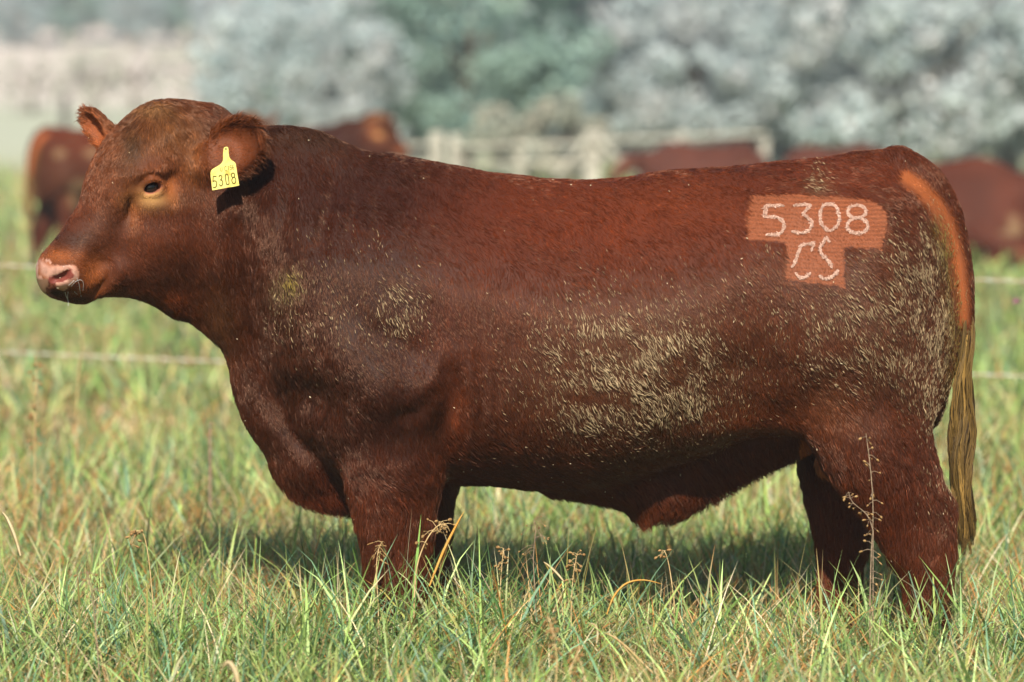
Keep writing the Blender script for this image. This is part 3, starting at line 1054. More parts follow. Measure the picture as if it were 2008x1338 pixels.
# hooves and eyes
M_eye = material("eye_black", lin(16, 12, 11), .06, .6)
for nm, c, ax in (("eye", EYE_C, EYE_AX), ("eye", EYE_C2, EYE_AX2)):
    th, ph = np.meshgrid(np.linspace(0, math.pi, 17), np.linspace(0, 2 * math.pi, 25)[:-1], indexing='ij')
    s = np.stack([np.sin(th) * np.cos(ph), np.sin(th) * np.sin(ph), np.cos(th)], -1).reshape(-1, 3) * np.array([.0215, .0185, .018])
    v = c - ax[2] * .0035 + s @ ax
    i, j = np.meshgrid(np.arange(16), np.arange(24), indexing='ij')
    fq = np.stack([i * 24 + j, (i + 1) * 24 + j, (i + 1) * 24 + (j + 1) % 24, i * 24 + (j + 1) % 24], -1).reshape(-1, 4)
    obj(nm, np_mesh(nm, v, fq, M_eye), bull)

# ------------------------------------------------------------------ bull: coat hair
def sample_tris(n, weight):
    T = np.concatenate([BF[:, [0, 1, 2]], BF[:, [0, 2, 3]]])
    a, b, c = BV[T[:, 0]], BV[T[:, 1]], BV[T[:, 2]]
    w = np.linalg.norm(np.cross(b - a, c - a), axis=1) * weight[T].mean(1)
    t = rng.choice(len(T), n, p=w / w.sum())
    r1, r2 = np.sqrt(rng.random(n)), rng.random(n)
    B = np.stack([1 - r1, r1 * (1 - r2), r1 * r2], 1)
    p = (BV[T[t]] * B[:, :, None]).sum(1)
    nn = (BNRM[T[t]] * B[:, :, None]).sum(1)
    return p, nn / np.linalg.norm(nn, axis=1)[:, None]


def flow(p, nrm, px, py):
    n = len(p)
    d = np.tile(np.array([.42, 0, -.9]), (n, 1))
    w = lambda bx, by, rx, ry: np.exp(-(((px - bx) / rx) ** 2 + ((py - by) / ry) ** 2))[:, None]
    d = d + w(450, 550, 120, 250) * np.array([-.1, 0, -.6])
    d = d + w(1700, 480, 160, 140) * np.array([.5, 0, .1])
    d = d + w(1100, 950, 400, 60) * np.array([.8, 0, .4])
    d = d + w(250, 330, 120, 140) * np.array([-.6, 0, .0]) + w(330, 480, 90, 70) * np.array([.5, 0, .1])
    d = d + w(140, 480, 80, 70) * np.array([.6, 0, .7])
    d = d + w(600, 400, 140, 100) * np.array([.0, 0, -.5])
    leg = np.clip((py - 880) / 150, 0, 1)[:, None]
    d = d * (1 - leg) + np.array([.06, 0, -1]) * leg
    for ax, ec, EAR_R in ((EAR_N, EAR_NC, EAR_RN), (EAR_F, EAR_FC, EAR_RF)):
        q = (p - ec) @ ax.T
        g = np.exp(-((q / np.array([.10, .09, .08])) ** 4).sum(1))[:, None]
        out = ax[0] * .9 + (q[:, 1:2] * 9) * ax[1]
        d = d * (1 - g) + out * g
    # swirls and locks
    sw = np.stack([vnoise(p, 9, 11), vnoise(p, 9, 12), vnoise(p, 9, 13)], 1) * .32
    lk = np.stack([vnoise(p, 55, 14), vnoise(p, 55, 15), vnoise(p, 55, 16)], 1) * .42
    d = d + sw + lk
    d = d - nrm * (d * nrm).sum(1)[:, None]
    return d / np.maximum(np.linalg.norm(d, axis=1), 1e-6)[:, None]


DUNG = [(1240, 720, 150, 95, 1.0), (1280, 790, 120, 45, 1.0), (1160, 780, 80, 60, .8), (1260, 610, 110, 40, .3), (1180, 650, 90, 50, .5), (1640, 640, 110, 60, .55), (1740, 600, 110, 70, .7), (1790, 540, 70, 60, .7), (1820, 650, 50, 90, .7),
        (1720, 700, 120, 50, .6), (1830, 480, 25, 50, .8), (780, 600, 36, 46, .6), (700, 640, 90, 60, .2), (610, 600, 70, 60, .22), (740, 540, 90, 60, .12), (1600, 360, 20, 26, .5), (1560, 520, 90, 60, .2), (1480, 620, 90, 60, .25), (1810, 760, 50, 60, .5), (1400, 620, 120, 60, .2),
        (570, 560, 24, 26, .9), (1840, 950, 30, 80, .25), (680, 470, 90, 30, .06)]


def dung_density(p, q):
    dens = np.zeros(len(p))
    for bx, by, rx, ry, w in DUNG:
        dens = np.maximum(dens, w * np.exp(-.5 * (((q[:, 0] - bx) / rx) ** 2 + ((q[:, 1] - by) / ry) ** 2) ** 1.3))
    return dens * np.clip(.72 + .75 * vnoise(p, 22, 41) + .35 * vnoise(p, 70, 42), 0.0, 1)


NH = 330000
vw = np.where(BNRM[:, 1] < .3, 1.0, .22)
vw *= np.where(_px < 540, 2.0, 1.0)
vw *= np.where(BV[:, 2] < .12, .0, 1.0)
vw *= np.where(_nose, 0, 1)
vw *= np.where(_rim, .0, 1)
vw *= np.where(_clip > -3, 2.4, 1)
hp, hn = sample_tris(NH, vw)
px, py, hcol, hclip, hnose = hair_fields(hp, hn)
keep = ~hnose
hp, hn, px, py, hcol, hclip = hp[keep], hn[keep], px[keep], py[keep], hcol[keep], hclip[keep]
n = len(hp)
gs = lambda bx, by, rx, ry: np.exp(-(((px - bx) / rx) ** 2 + ((py - by) / ry) ** 2))
L = np.full(n, .017)
L += .010 * gs(480, 620, 110, 330) + .012 * gs(300, 230, 70, 40) + .014 * np.clip((py - 860) / 120, 0, 1) + .010 * gs(1780, 820, 120, 80) + .0 * gs(1270, 930, 250, 70)
L -= .006 * gs(250, 400, 150, 170)
L = np.where((px < 250) & (py > 430), np.minimum(L, .009), L)
L = np.where(gs(300, 372, 46, 40) > .35, .006, L)
for ax, ec, EAR_R in ((EAR_N, EAR_NC, EAR_RN), (EAR_F, EAR_FC, EAR_RF)):
    q = (hp - ec) @ ax.T
    rr = np.hypot(q[:, 0] / EAR_R[0], q[:, 1] / EAR_R[1])
    ine = (rr < 1.2) & (np.abs(q[:, 2]) < .07)
    L = np.where(ine, .009 + .020 * np.clip((rr - .6) / .35, 0, 1) * (q[:, 0] > -.06), L)
strip = line_dist(px, py, EARTAILPATH)
L = np.where((strip < 15) & (py < 630), .006, L)
L = np.where(hclip > 0, .0055, L)
L *= rng.uniform(.65, 1.25, n)
fl = flow(hp, hn, px, py)
hair_jit = rng.normal(0, .10, (n, 3))
fl = fl + hair_jit - hn * (hair_jit * hn).sum(1)[:, None]
fl /= np.linalg.norm(fl, axis=1)[:, None]
alpha = np.radians(rng.uniform(7, 24, n)) + .10 * vnoise(hp, 40, 21)
alpha = np.where(hclip > 0, math.radians(40), alpha)
alpha = alpha + np.where(py > 900, .12, 0)
K = 4
pts = np.zeros((n, K, 3))
pts[:, 0] = hp - hn * .001
cur = pts[:, 0].copy()
for k in range(1, K):
    a = alpha * (1 - .42 * (k - 1))
    stepv = fl * np.cos(a)[:, None] + hn * np.sin(a)[:, None] + np.array([0, 0, -.05 * k])
    cur = cur + stepv * (L / (K - 1))[:, None]
    pts[:, k] = cur
rad = np.array([1.0, .95, .75, .25])[None] * (rng.uniform(.55, .95, n) * .00095)[:, None]
br = np.exp(rng.normal(0, .28, n) + .30 * vnoise(hp, 45, 31) + .16 * vnoise(hp, 11, 32))
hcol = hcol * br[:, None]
dg = (dung_density(hp, np.stack([px, py], 1)) * (hp[:, 1] < 0) * rng.random(n) ** .5 * .8)[:, None]
hcol = hcol * (1 - dg) + A(104, 80, 62) * dg
# pale guard hairs
gh = rng.random(n) < .035
hcol[gh] = hcol[gh] * .5 + A(112, 80, 66) * .5
# clipped patch: pale underfur with the clipper's rows
ic = hclip > 0
row = np.sin((hp[ic, 2] + .006 * np.sin(hp[ic, 0] * 9)) * 2 * math.pi / .0105)
hcol[ic] = A(128, 74, 48) * (np.exp(.34 * row + rng.normal(0, .16, ic.sum()) + .16 * vnoise(hp[ic], 30, 19)))[:, None]
M_hair = attr_material("bull_coat", "hair_colour", rough=.32, spec=.42)
nodes(M_hair)[2].inputs["Specular Tint"].default_value = (1.0, .62, .44, 1)
fur = hair_object("coat_hair", pts, rad, hcol, M_hair, bull)
tag(fur, "dark red brown coat")

BVH = BVHTree.FromPolygons([tuple(v) for v in BV], [tuple(int(k) for k in f) for f in BF])


def hit(px, py):
    d = Vector(P(px, py, 0) - np.array(cam.location)).normalized()
    r = BVH.ray_cast(Vector(cam.location), d)
    return (np.array(r[0]), np.array(r[1])) if r[0] is not None else (None, None)


# ------------------------------------------------------------------ bull: freeze brand on the clipped patch
def loop(cx, cy, rx, ry, n=14):
    return [(cx + rx * math.sin(2 * math.pi * i / n), cy - ry * math.cos(2 * math.pi * i / n)) for i in range(n + 1)]


BRAND = [[(600, 212), (480, 212), (375, 222)], [(378, 215), (368, 290), (372, 350)], [(388, 230), (384, 345)], [(360, 352), (430, 345), (520, 350), (580, 390), (610, 450), (595, 510), (550, 555), (480, 570), (395, 562)],
         [(725, 210), (850, 200), (930, 205)], [(930, 205), (880, 260), (840, 310)], [(840, 315), (910, 365), (945, 420), (935, 480), (890, 525), (810, 545), (705, 525)],
         [(1060, 260), (1090, 210), (1165, 195), (1240, 220), (1270, 290), (1285, 390), (1250, 470), (1165, 515), (1090, 470), (1055, 390), (1048, 300), (1060, 260)],
         loop(1500, 288, 112, 78), loop(1510, 460, 126, 94),
         [(945, 755), (968, 682), (890, 680), (820, 700), (790, 760), (760, 850), (725, 930), (695, 960)], [(750, 1035), (790, 1080), (835, 1095), (890, 1070), (930, 1035)],
         [(1165, 650), (1125, 605), (1085, 680), (1050, 740), (1075, 800), (1130, 860), (1180, 920), (1195, 965)], [(1050, 1065), (1090, 1095), (1150, 1100), (1220, 1065), (1275, 1000)]]
bp, bn = [], []
for st in BRAND:
    ln = catmull(zpoly(st, 1440, 370, 6.275), 6, closed=False)
    seg = np.linalg.norm(np.diff(ln, axis=0), axis=1)
    cum = np.concatenate([[0], np.cumsum(seg)])
    for s in np.arange(0, cum[-1], .13):
        x, y = np.interp(s, cum, ln[:, 0]), np.interp(s, cum, ln[:, 1])
        w = 1.55 * (1 + .45 * math.sin(s * .35 + st[0][0]) + .3 * math.sin(s * 1.3 + st[0][1])) * min(1, .45 + 4 * min(s, cum[-1] - s) / cum[-1])
        h_, n_ = hit(x + rng.normal(0, w * .62), y + rng.normal(0, w * .62))
        if h_ is not None:
            bp.append(h_); bn.append(n_)
bp, bn = np.array(bp), np.array(bn)
bn *= np.sign((bn * (np.array([[0, -1, 0]]))).sum(1))[:, None]
m = len(bp)
dirs = rng.normal(0, .35, (m, 3)) + np.array([.3, 0, -.7]) + bn * .75
dirs /= np.linalg.norm(dirs, axis=1)[:, None]
bpts = bp[:, None] + bn[:, None] * .0015 + dirs[:, None] * (np.array([0, .5, 1.0])[None, :, None] * rng.uniform(.004, .007, m)[:, None, None])
numer = hair_object("brand_numerals", bpts, np.tile(np.array([.0009, .0009, .0004]), (m, 1)), A(224, 190, 172) * rng.uniform(.65, 1.05, (m, 1)), attr_material("brand_hair", "hair_colour", rough=.6, spec=.2), bull)
tag(numer, "white branded characters 5308 over CS")

# ------------------------------------------------------------------ bull: dried dung caked in locks of hair, seeds and flecks
dp, dn = sample_tris(230000, np.where((BNRM[:, 1] < .1) & (BV[:, 1] < -.02), 1.0, 0))
q = proj(dp)
dens = dung_density(dp, q)
inpatch = poly_sdf(q, PATCH) > -4
sel = (rng.random(len(dp)) < dens * .46) & ~inpatch & (q[:, 0] > 520)
dp, dn, q, dens = dp[sel], dn[sel], q[sel], dens[sel]
m = len(dp)
fl = flow(dp, dn, q[:, 0], q[:, 1]) + rng.normal(0, .16, (m, 3))
Ld = rng.uniform(.009, .020, m) * (.6 + .6 * dens)
fat = rng.uniform(.3, 1.0, m) ** 1.7 * (.6 + .6 * dens) * np.where(rng.random(m) < .13, 1.9, 1.0) * .0011
tt = np.array([0, .25, .5, .78, 1.0])
al = np.radians(rng.uniform(4, 16, m))
base = dp + dn * rng.uniform(.0055, .009, m)[:, None]
dd = fl * np.cos(al)[:, None] + dn * np.sin(al)[:, None]
dpts = base[:, None] + dd[:, None] * (tt[None, :, None] * Ld[:, None, None]) - dn[:, None] * (tt[None, :, None] ** 2 * .004)
drad = fat[:, None] * np.array([.35, .9, 1.0, .7, .12])[None]
dcol = A(160, 140, 110) * np.exp(rng.normal(0, .22, (m, 1)))
ol = np.exp(-(line_dist(q[:, 0], q[:, 1], np.array([(1838, 440), (1862, 520), (1878, 620), (1874, 740)])) / 22) ** 2) + np.exp(-(((q[:, 0] - 570) / 30) ** 2 + ((q[:, 1] - 555) / 40) ** 2))
ol = np.clip(ol, 0, 1)[:, None]
dcol = dcol * (1 - ol) + A(122, 104, 50) * ol
rmp = np.exp(-(((q[:, 0] - 1740) / 160) ** 2 + ((q[:, 1] - 600) / 180) ** 2))[:, None]
dcol = dcol * (1 - .35 * rmp) + A(132, 112, 84) * .35 * rmp
M_dung = attr_material("dried_dung", "hair_colour", rough=.85, spec=.1)
dung = hair_object("dried_dung", dpts, drad, dcol, M_dung, bull)
tag(dung, "tan dried dung caked in locks on flank, shoulder and rump", kind="stuff")

sp, sn = sample_tris(80, np.where((BNRM[:, 1] < -.2), 1.0, 0))
m = len(sp)
sdv = rng.normal(0, 1, (m, 3)); sdv -= sn * (sdv * sn).sum(1)[:, None]; sdv /= np.linalg.norm(sdv, axis=1)[:, None]
spts = sp[:, None] + sn[:, None] * .009 + sdv[:, None] * (np.linspace(0, 1, 3)[None, :, None] * rng.uniform(.002, .007, m)[:, None, None])
tag(hair_object("seed_fleck", spts, np.tile(np.array([.0006, .0009, .0004]), (m, 1)) * rng.uniform(.6, 1.3, (m, 1)), A(228, 214, 180) * rng.uniform(.6, 1, (m, 1)), M_dung, bull), "pale seeds and flecks stuck in the coat", kind="stuff")

# ------------------------------------------------------------------ bull: tail switch matted with wet dung
NS = 2600
tt = np.linspace(0, 1, 12)
cx = np.interp(tt, [0, .1, .3, .55, .8, 1], [1893, 1894, 1886, 1882, 1884, 1890])
cyy = np.interp(tt, [0, 1], [612, 1112])
hw = np.interp(tt, [0, .08, .3, .55, .85, 1], [12, 15, 23, 27, 26, 17])
u = rng.normal(0, .5, NS); u = np.clip(u, -1, 1)
w = rng.normal(0, .5, NS); w = np.clip(w, -1, 1)
lock = rng.integers(0, 16, NS)
lu, lw, lph = rng.uniform(-.9, .9, 16), rng.uniform(-.9, .9, 16), rng.uniform(0, 6.28, 16)
uu = .22 * u + .86 * lu[lock]; ww = .22 * w + .86 * lw[lock]
end = np.clip(1.0 - rng.exponential(.07, NS) - .14 * rng.random(16)[lock], .45, 1.0)
sw = np.zeros((NS, 12, 3))
for k in range(12):
    te = tt[k] * end
    X = np.interp(te, tt, cx) + (uu + .20 * np.sin(te * 15 + lph[lock]) + .09 * np.sin(te * 34 + u * 11)) * np.interp(te, tt, hw)
    Z = np.interp(te, tt, cyy)
    Yv = -.01 + (ww + .22 * np.cos(te * 12 + lph[lock])) * np.interp(te, tt, hw) / 720
    d = (CAMD + Yv) / FPX
    sw[:, k, 0] = (X - 1004) * d
    sw[:, k, 1] = Yv
    sw[:, k, 2] = CAMH - (Z - HOR) * d
srad = np.interp(tt, [0, .2, .8, 1], [.8, 1, .9, .3])[None] * (rng.uniform(.5, 1.2, NS) * .0013)[:, None]
scol = A(108, 86, 46) * np.exp(rng.normal(0, .2, (NS, 1)) + rng.normal(0, .42, 16)[lock][:, None])
dk = rng.random(NS) < .25
scol[dk] = A(50, 36, 20)
M_switch = attr_material("wet_dung_tail", "hair_colour", rough=.28, spec=.5)
tag(hair_object("tail_switch", sw, srad, scol, M_switch, bull), "long tail switch matted with wet olive dung")

# ------------------------------------------------------------------ bull: slobber on the lip
SAL = [[(151, 545), (156, 560), (158, 575), (160, 582)], [(134, 572), (133, 582), (134, 592), (134, 600)], [(128, 573), (131, 583), (134, 590)], [(140, 562), (148, 553), (158, 549), (164, 556), (163, 572)], [(146, 572), (152, 577), (160, 574)], [(135, 560), (146, 550)]]
spts = []
for st in SAL:
    ln = catmull(st, 4, closed=False)
    ln = ln[np.linspace(0, len(ln) - 1, 9).astype(int)]
    w_ = []
    last = None
    for x, y in ln:
        h_, n_ = hit(x, y)
        if h_ is None:
            h_ = P(x, y, last[1] if last is not None else -.26)
        else:
            h_ = h_ + np.array([0, -.004, 0])
        last = h_
        w_.append(h_)
    spts.append(w_)
spts = np.array(spts)
M_sal = material("slobber", (.9, .92, .92, 1), .08, .6, **{"Transmission Weight": .6, "IOR": 1.33})
sal = hair_object("slobber", spts, np.tile(np.array([.0016, .0013, .001, .001, .0012, .001, .0009, .0011, .0018]), (len(spts), 1)) * .8, np.ones((len(spts), 3)), M_sal, bull)
tag(sal, "shiny slobber threads on the muzzle")

# ------------------------------------------------------------------ bull: ear tag
def ribbon(lines, width, to3d, thick=0.0):
    V, F = [], []
    for ln in lines:
        ln = np.asarray(ln, float)
        t = np.gradient(ln, axis=0)
        t /= np.maximum(np.linalg.norm(t, axis=1), 1e-6)[:, None]
        nn = np.stack([-t[:, 1], t[:, 0]], 1) * width / 2
        b = len(V)
        for k in range(len(ln)):
            V.append(to3d(*(ln[k] + nn[k]))); V.append(to3d(*(ln[k] - nn[k])))
        for k in range(len(ln) - 1):
            F.append((b + 2 * k, b + 2 * k + 1, b + 2 * k + 3, b + 2 * k + 2))
    return np.array(V), np.array(F)


TAGY = -.238
tag3 = lambda zx, zy, off=0.0: P(405 + zx / 13.38, 280 + zy / 13.38, TAGY - off + (zx - 480) / 13.38 / 720 * .35 + (zy - 200) / 13.38 / 720 * .10)
out = catmull([(500, 112), (545, 112), (572, 150), (580, 280), (600, 380), (650, 450), (748, 525), (772, 600), (812, 850), (850, 1075), (832, 1128), (500, 1188), (185, 1246), (150, 1222), (122, 1000), (105, 800), (150, 700), (330, 590), (425, 480), (432, 330), (440, 230), (455, 140)], 4)
hole = [(508 + 20 * math.cos(a), 165 + 26 * math.sin(a)) for a in np.linspace(0, 2 * math.pi, 13)[:-1]]
no = len(out)
front = np.array([tag3(*p, .0012) for p in out]); back = np.array([tag3(*p, -.0012) for p in out])
cen = len(out)
V = np.concatenate([front, back])
F3 = []
sidef = np.array([(i, (i + 1) % no, no + (i + 1) % no, no + i) for i in range(no)])
me = bpy.data.meshes.new("ear_tag")
me.from_pydata([tuple(v) for v in V], [], [list(range(no))[::-1], list(range(no, 2 * no))] + [tuple(int(k) for k in f) for f in sidef])
me.materials.append(noise_mix(material("tag_yellow", rough=.35, spec=.4), lin(214, 184, 84), lin(248, 236, 136), scale=55, lo=.28, hi=.48))
tago = obj("ear_tag", me, bull)
tag(tago, "yellow plastic ear tag reading 5308")
cat_ = lambda pts: catmull(pts, 5, closed=False)
TXT = [[(262, 880), (220, 882), (176, 886), (172, 950), (168, 1020)], [(168, 1020), (215, 1000), (252, 1020), (266, 1080), (255, 1140), (215, 1180), (170, 1160)], [(325, 900), (345, 862), (378, 858), (402, 900), (392, 950), (362, 975)], [(362, 975), (412, 1000), (426, 1050), (412, 1105), (375, 1135), (335, 1095)],
       [(490, 880), (502, 838), (532, 824), (560, 850), (576, 940), (590, 1050), (580, 1088), (550, 1100), (520, 1075), (505, 980), (490, 880)], loop(695, 852, 42, 58), loop(716, 990, 52, 82)]
TXT2 = [[(366, 650), (366, 725), (388, 750), (410, 725), (406, 640)], [(525, 640), (500, 622), (478, 650), (478, 715), (505, 742), (530, 722)], [(558, 635), (570, 618), (578, 722)], [(655, 598), (615, 606), (618, 650), (645, 645), (655, 680), (640, 712), (612, 708)], [(708, 585), (680, 610), (674, 660), (690, 698), (716, 690), (718, 655), (696, 640), (678, 660)]]
M_ink = material("tag_ink", lin(92, 84, 34), .6)
v1, f1 = ribbon([cat_(t) for t in TXT], 24, lambda x, y: tag3(x, y, .0022))
v2, f2 = ribbon([cat_(t) for t in TXT2], 11, lambda x, y: tag3(x, y, .0022))
hv = np.array([tag3(*p, .0022) for p in hole])
obj("tag_number", np_mesh("tag_number", np.concatenate([v1, v2]), np.concatenate([f1, f2 + len(v1)]), M_ink), tago)
me = bpy.data.meshes.new("tag_stud")
me.from_pydata([tuple(v) for v in hv], [], [list(range(12))])
me.materials.append(material("tag_stud_black", lin(30, 28, 20), .5))
obj("tag_stud", me, tago)

# ------------------------------------------------------------------ the rest of the herd
CV, CF = surface_nets(lambda p: bull_f(p, False), (-1.40, -.54, -.06), (1.36, .54, 1.64), 0.02, band=.03)
CN = vnormals(CV, CF)
if (CN * (CV - CV.mean(0))).sum() < 0:
    CF = CF[:, ::-1].copy(); CN = -CN
q = proj(CV)
cc = coat(CV, CN, 1004 + CV[:, 0] * 720, HOR + (CAMH - CV[:, 2]) * 720)
g = np.clip(vnoise(CV, 6, 61) * 1.2 - .35, 0, .45)[:, None] * (CV[:, 2:3] < 1.2) * (CV[:, 0:1] > .2)
cc = cc * 1.0 * (1 - g) + A(150, 126, 92) * g
M_cow = attr_material("herd_coat", "hide_colour", rough=.7, spec=.12)
cow_me = np_mesh("body", CV, CF, M_cow, attrs={"hide_colour": cc})
tv, tf = tube([P(1889, 600), P(1890, 680), P(1888, 780), P(1886, 900), P(1886, 960)], [.024, .034, .045, .04, .008], 9)
M_tuft = noise_mix(material("tail_tuft", rough=.8, spec=.1), lin(84, 58, 34), lin(130, 100, 60), scale=40, stretch=(1, 1, .2))
tuft_me = np_mesh("tail_switch", tv, tf, M_tuft)


def cow_thing(meshes, px, d, rz, s, label, group, anchor=0.0):
    X = (px - 1004) * d / FPX
    e = empty("cow", (X, d - CAMD, 0), rz)
    e.scale = (s, s, s)
    for nm, me in meshes:
        o = bpy.data.objects.new(nm, me)
        COL.objects.link(o)
        o.parent = e
    return tag(e, label, "cow", group)


HERD = "red cattle resting and standing behind the bull"
stand = [("body", cow_me), ("tail_switch", tuft_me)]
cow_thing(stand, 305, 30, math.radians(180 + 18), .94, "standing red cow seen from the rear behind the bull's face", HERD)
cow_thing(stand, 590, 35, math.radians(180 - 20), .93, "red cow with orange ears showing over the bull's neck", HERD)

# lying cow: back, folded legs, lowered head
LIE = [(-.95, .60), (-.85, .78), (-.6, .93), (-.35, .98), (-.05, .93), (.3, .92), (.6, .97), (.8, .92), (.98, .74), (1.06, .5), (1.05, .2), (.9, .02), (.3, -.05), (-.4, -.05), (-.8, .02), (-1.0, .3)]
LCT = [(-.8, .6, .2), (-.5, .8, .22), (-.5, .4, .36), (0, .8, .26), (0, .4, .45), (.4, .4, .46), (.5, .8, .30), (.8, .7, .22), (.8, .3, .40), (-.8, .2, .25), (.2, .05, .4)]
lier = Relief(LIE, LCT, .30, .02, .2, [(.62, .88, .08, .06, 0, .04)], [], unit=1.0, blur=1.0, wmax=.5)


def lie_f(p):
    f = lier.f(p[:, 0], p[:, 2], p[:, 1])
    hd = [(np.array([-.75, 0, .62]), .2), (np.array([-1.0, -.06, .66]), .16), (np.array([-1.2, -.16, .62]), .14), (np.array([-1.34, -.24, .5]), .10), (np.array([-1.42, -.3, .38]), .085)]
    f = smin(f, chain(p, resample(hd, 3)), .06)
    for s in (1, -1):
        f = smin(f, chain(p, [(np.array([-.55, .28 * s, .28]), .13), (np.array([-.95, .30 * s, .13]), .09), (np.array([-.6, .36 * s, .06]), .055)]), .04)
        f = smin(f, chain(p, [(np.array([.75, .32 * s, .32]), .2), (np.array([.35, .46 * s, .14]), .10), (np.array([.8, .50 * s, .06]), .06)]), .05)
        f = smin(f, ellipsoid(p, np.array([-1.04, -.02 + .24 * s, .72]), frame((.25, s, .15), (-1, 0, 0)), (.13, .08, .03)), .02)
    f = smin(f, chain(p, [(np.array([1.0, .05, .75]), .04), (np.array([1.08, .1, .5]), .035), (np.array([1.12, .16, .2]), .035), (np.array([1.05, .24, .05]), .045)]), .02)
    return f


LV, LF = surface_nets(lie_f, (-1.6, -.7, -.08), (1.3, .7, 1.1), 0.022, band=.04)
LN = vnormals(LV, LF)
if (LN * (LV - LV.mean(0))).sum() < 0:
    LF = LF[:, ::-1].copy()
lc = np.tile(A(80, 40, 27), (len(LV), 1)) * np.exp(.25 * vnoise(LV, 4, 71))[:, None]
g = np.clip(vnoise(LV, 8, 72) * 1.2 - .6, 0, .4)[:, None] * (LV[:, 2:3] < .6)
lc = lc * (1 - g) + A(160, 136, 100) * g
lie_me = np_mesh("body", LV, LF, M_cow, attrs={"hide_colour": lc})
lie = [("body", lie_me)]
cow_thing(lie, 1375, 50, math.radians(5), .97, "lying red cow left of the two over the bull's loin", HERD)
cow_thing(lie, 1650, 52, math.radians(180 + 12), .9, "lying red cow mostly hidden just behind the bull's hips", HERD)
cow_thing(lie, 1838, 31, math.radians(180 - 30), 1.06, "lying red cow beside the bull's tail at right edge", HERD)

# ------------------------------------------------------------------ electric fence: two twisted polywire strands behind the bull
M_pw = material("polywire_white", lin(228, 226, 216), .5)
M_po = material("polywire_orange", lin(170, 118, 84), .55)


def polywire(h0, label):
    a, b = P(0, 516, 15.25 - CAMD), P(2008, 553, 13.9 - CAMD)
    a[2] = b[2] = h0
    d = b - a
    a, b = a - d * 1.2, b + d * .8
    L_ = np.linalg.norm(b - a)
    n = int(L_ / .008)
    t = np.linspace(0, 1, n)
    sag = -.03 * np.sin(t * math.pi * 3) ** 2
    e = empty("polywire", tuple(a))
    for nm, ph, r, mt in (("white_strand", 0, .0017, M_pw), ("white_strand", 2.2, .0017, M_pw), ("orange_strand", 4.2, .0017, M_po)):
        th = t * L_ / .085 * 2 * math.pi + ph
        c = a + (b - a) * t[:, None]
        c[:, 2] += sag + .0026 * np.sin(th)
        c[:, 1] += .0026 * np.cos(th)
        v, f = tube(c, np.full(n, r), 4)
        obj(nm, np_mesh(nm, v, f, mt), e)
    tag(e, label, "fence wire", "polywire strands of the electric fence")


polywire(.806, "upper twisted polywire running behind the bull at muzzle height")
polywire(.406, "lower twisted polywire running behind the bull at chest height")

# ------------------------------------------------------------------ pasture grass
GC = np.array([A(122, 158, 82), A(146, 176, 98), A(170, 196, 128), A(92, 130, 80), A(114, 152, 120), A(156, 174, 102)])
GD = np.array([A(206, 184, 136), A(192, 162, 110), A(172, 118, 64), A(220, 206, 170), A(196, 140, 76)])


def blades(root, az, length, width, lean, curl, twist, K, col, tipc=None):
    n = len(root)
    t = np.linspace(0, 1, K)
    P_ = np.zeros((n, K, 3))
    cur = root.copy()
    P_[:, 0] = cur
    h = np.stack([np.cos(az), np.sin(az), np.zeros(n)], 1)
    up = np.array([0, 0, 1.0])
    for k in range(1, K):
        th = np.minimum(lean + curl * ((k - .5) / (K - 1)) ** 1.4, 2.5)
        cur = cur + (h * np.sin(th)[:, None] + up * np.cos(th)[:, None]) * (length / (K - 1))[:, None]
        cur[:, 2] = np.maximum(cur[:, 2], root[:, 2] + .01)
        P_[:, k] = cur
    side = np.stack([-np.sin(az + twist), np.cos(az + twist), np.zeros(n)], 1)
    wt = np.clip(np.array([.75, 1.0, .95, .75, .5, .25][:K - 1] if K > 3 else [.9, .8][:K - 1]), 0, 1)
    V = np.zeros((n, 2 * (K - 1) + 1, 3))
    for k in range(K - 1):
        V[:, 2 * k] = P_[:, k] - side * (width * wt[k] / 2)[:, None]
        V[:, 2 * k + 1] = P_[:, k] + side * (width * wt[k] / 2)[:, None]
    V[:, -1] = P_[:, -1]
    nv = 2 * (K - 1) + 1
    quads = np.array([(2 * k, 2 * k + 1, 2 * k + 3, 2 * k + 2) for k in range(K - 2)])
    base = (np.arange(n) * nv)[:, None]
    Q = (base[:, :, None] + quads[None]).reshape(-1, 4) if len(quads) else np.zeros((0, 4), int)
    T = base + np.array([[2 * (K - 2), 2 * (K - 2) + 1, nv - 1]])
    C = np.repeat(col, nv, axis=0).reshape(n, nv, 3)
    if tipc is not None:
        f = np.concatenate([np.repeat(np.linspace(0, 1, K)[:-1], 2), [1]]) ** 2.5
        C = C * (1 - f[None, :, None]) + tipc[:, None] * f[None, :, None]
    return V.reshape(-1, 3), Q, T, C.reshape(-1, 3)


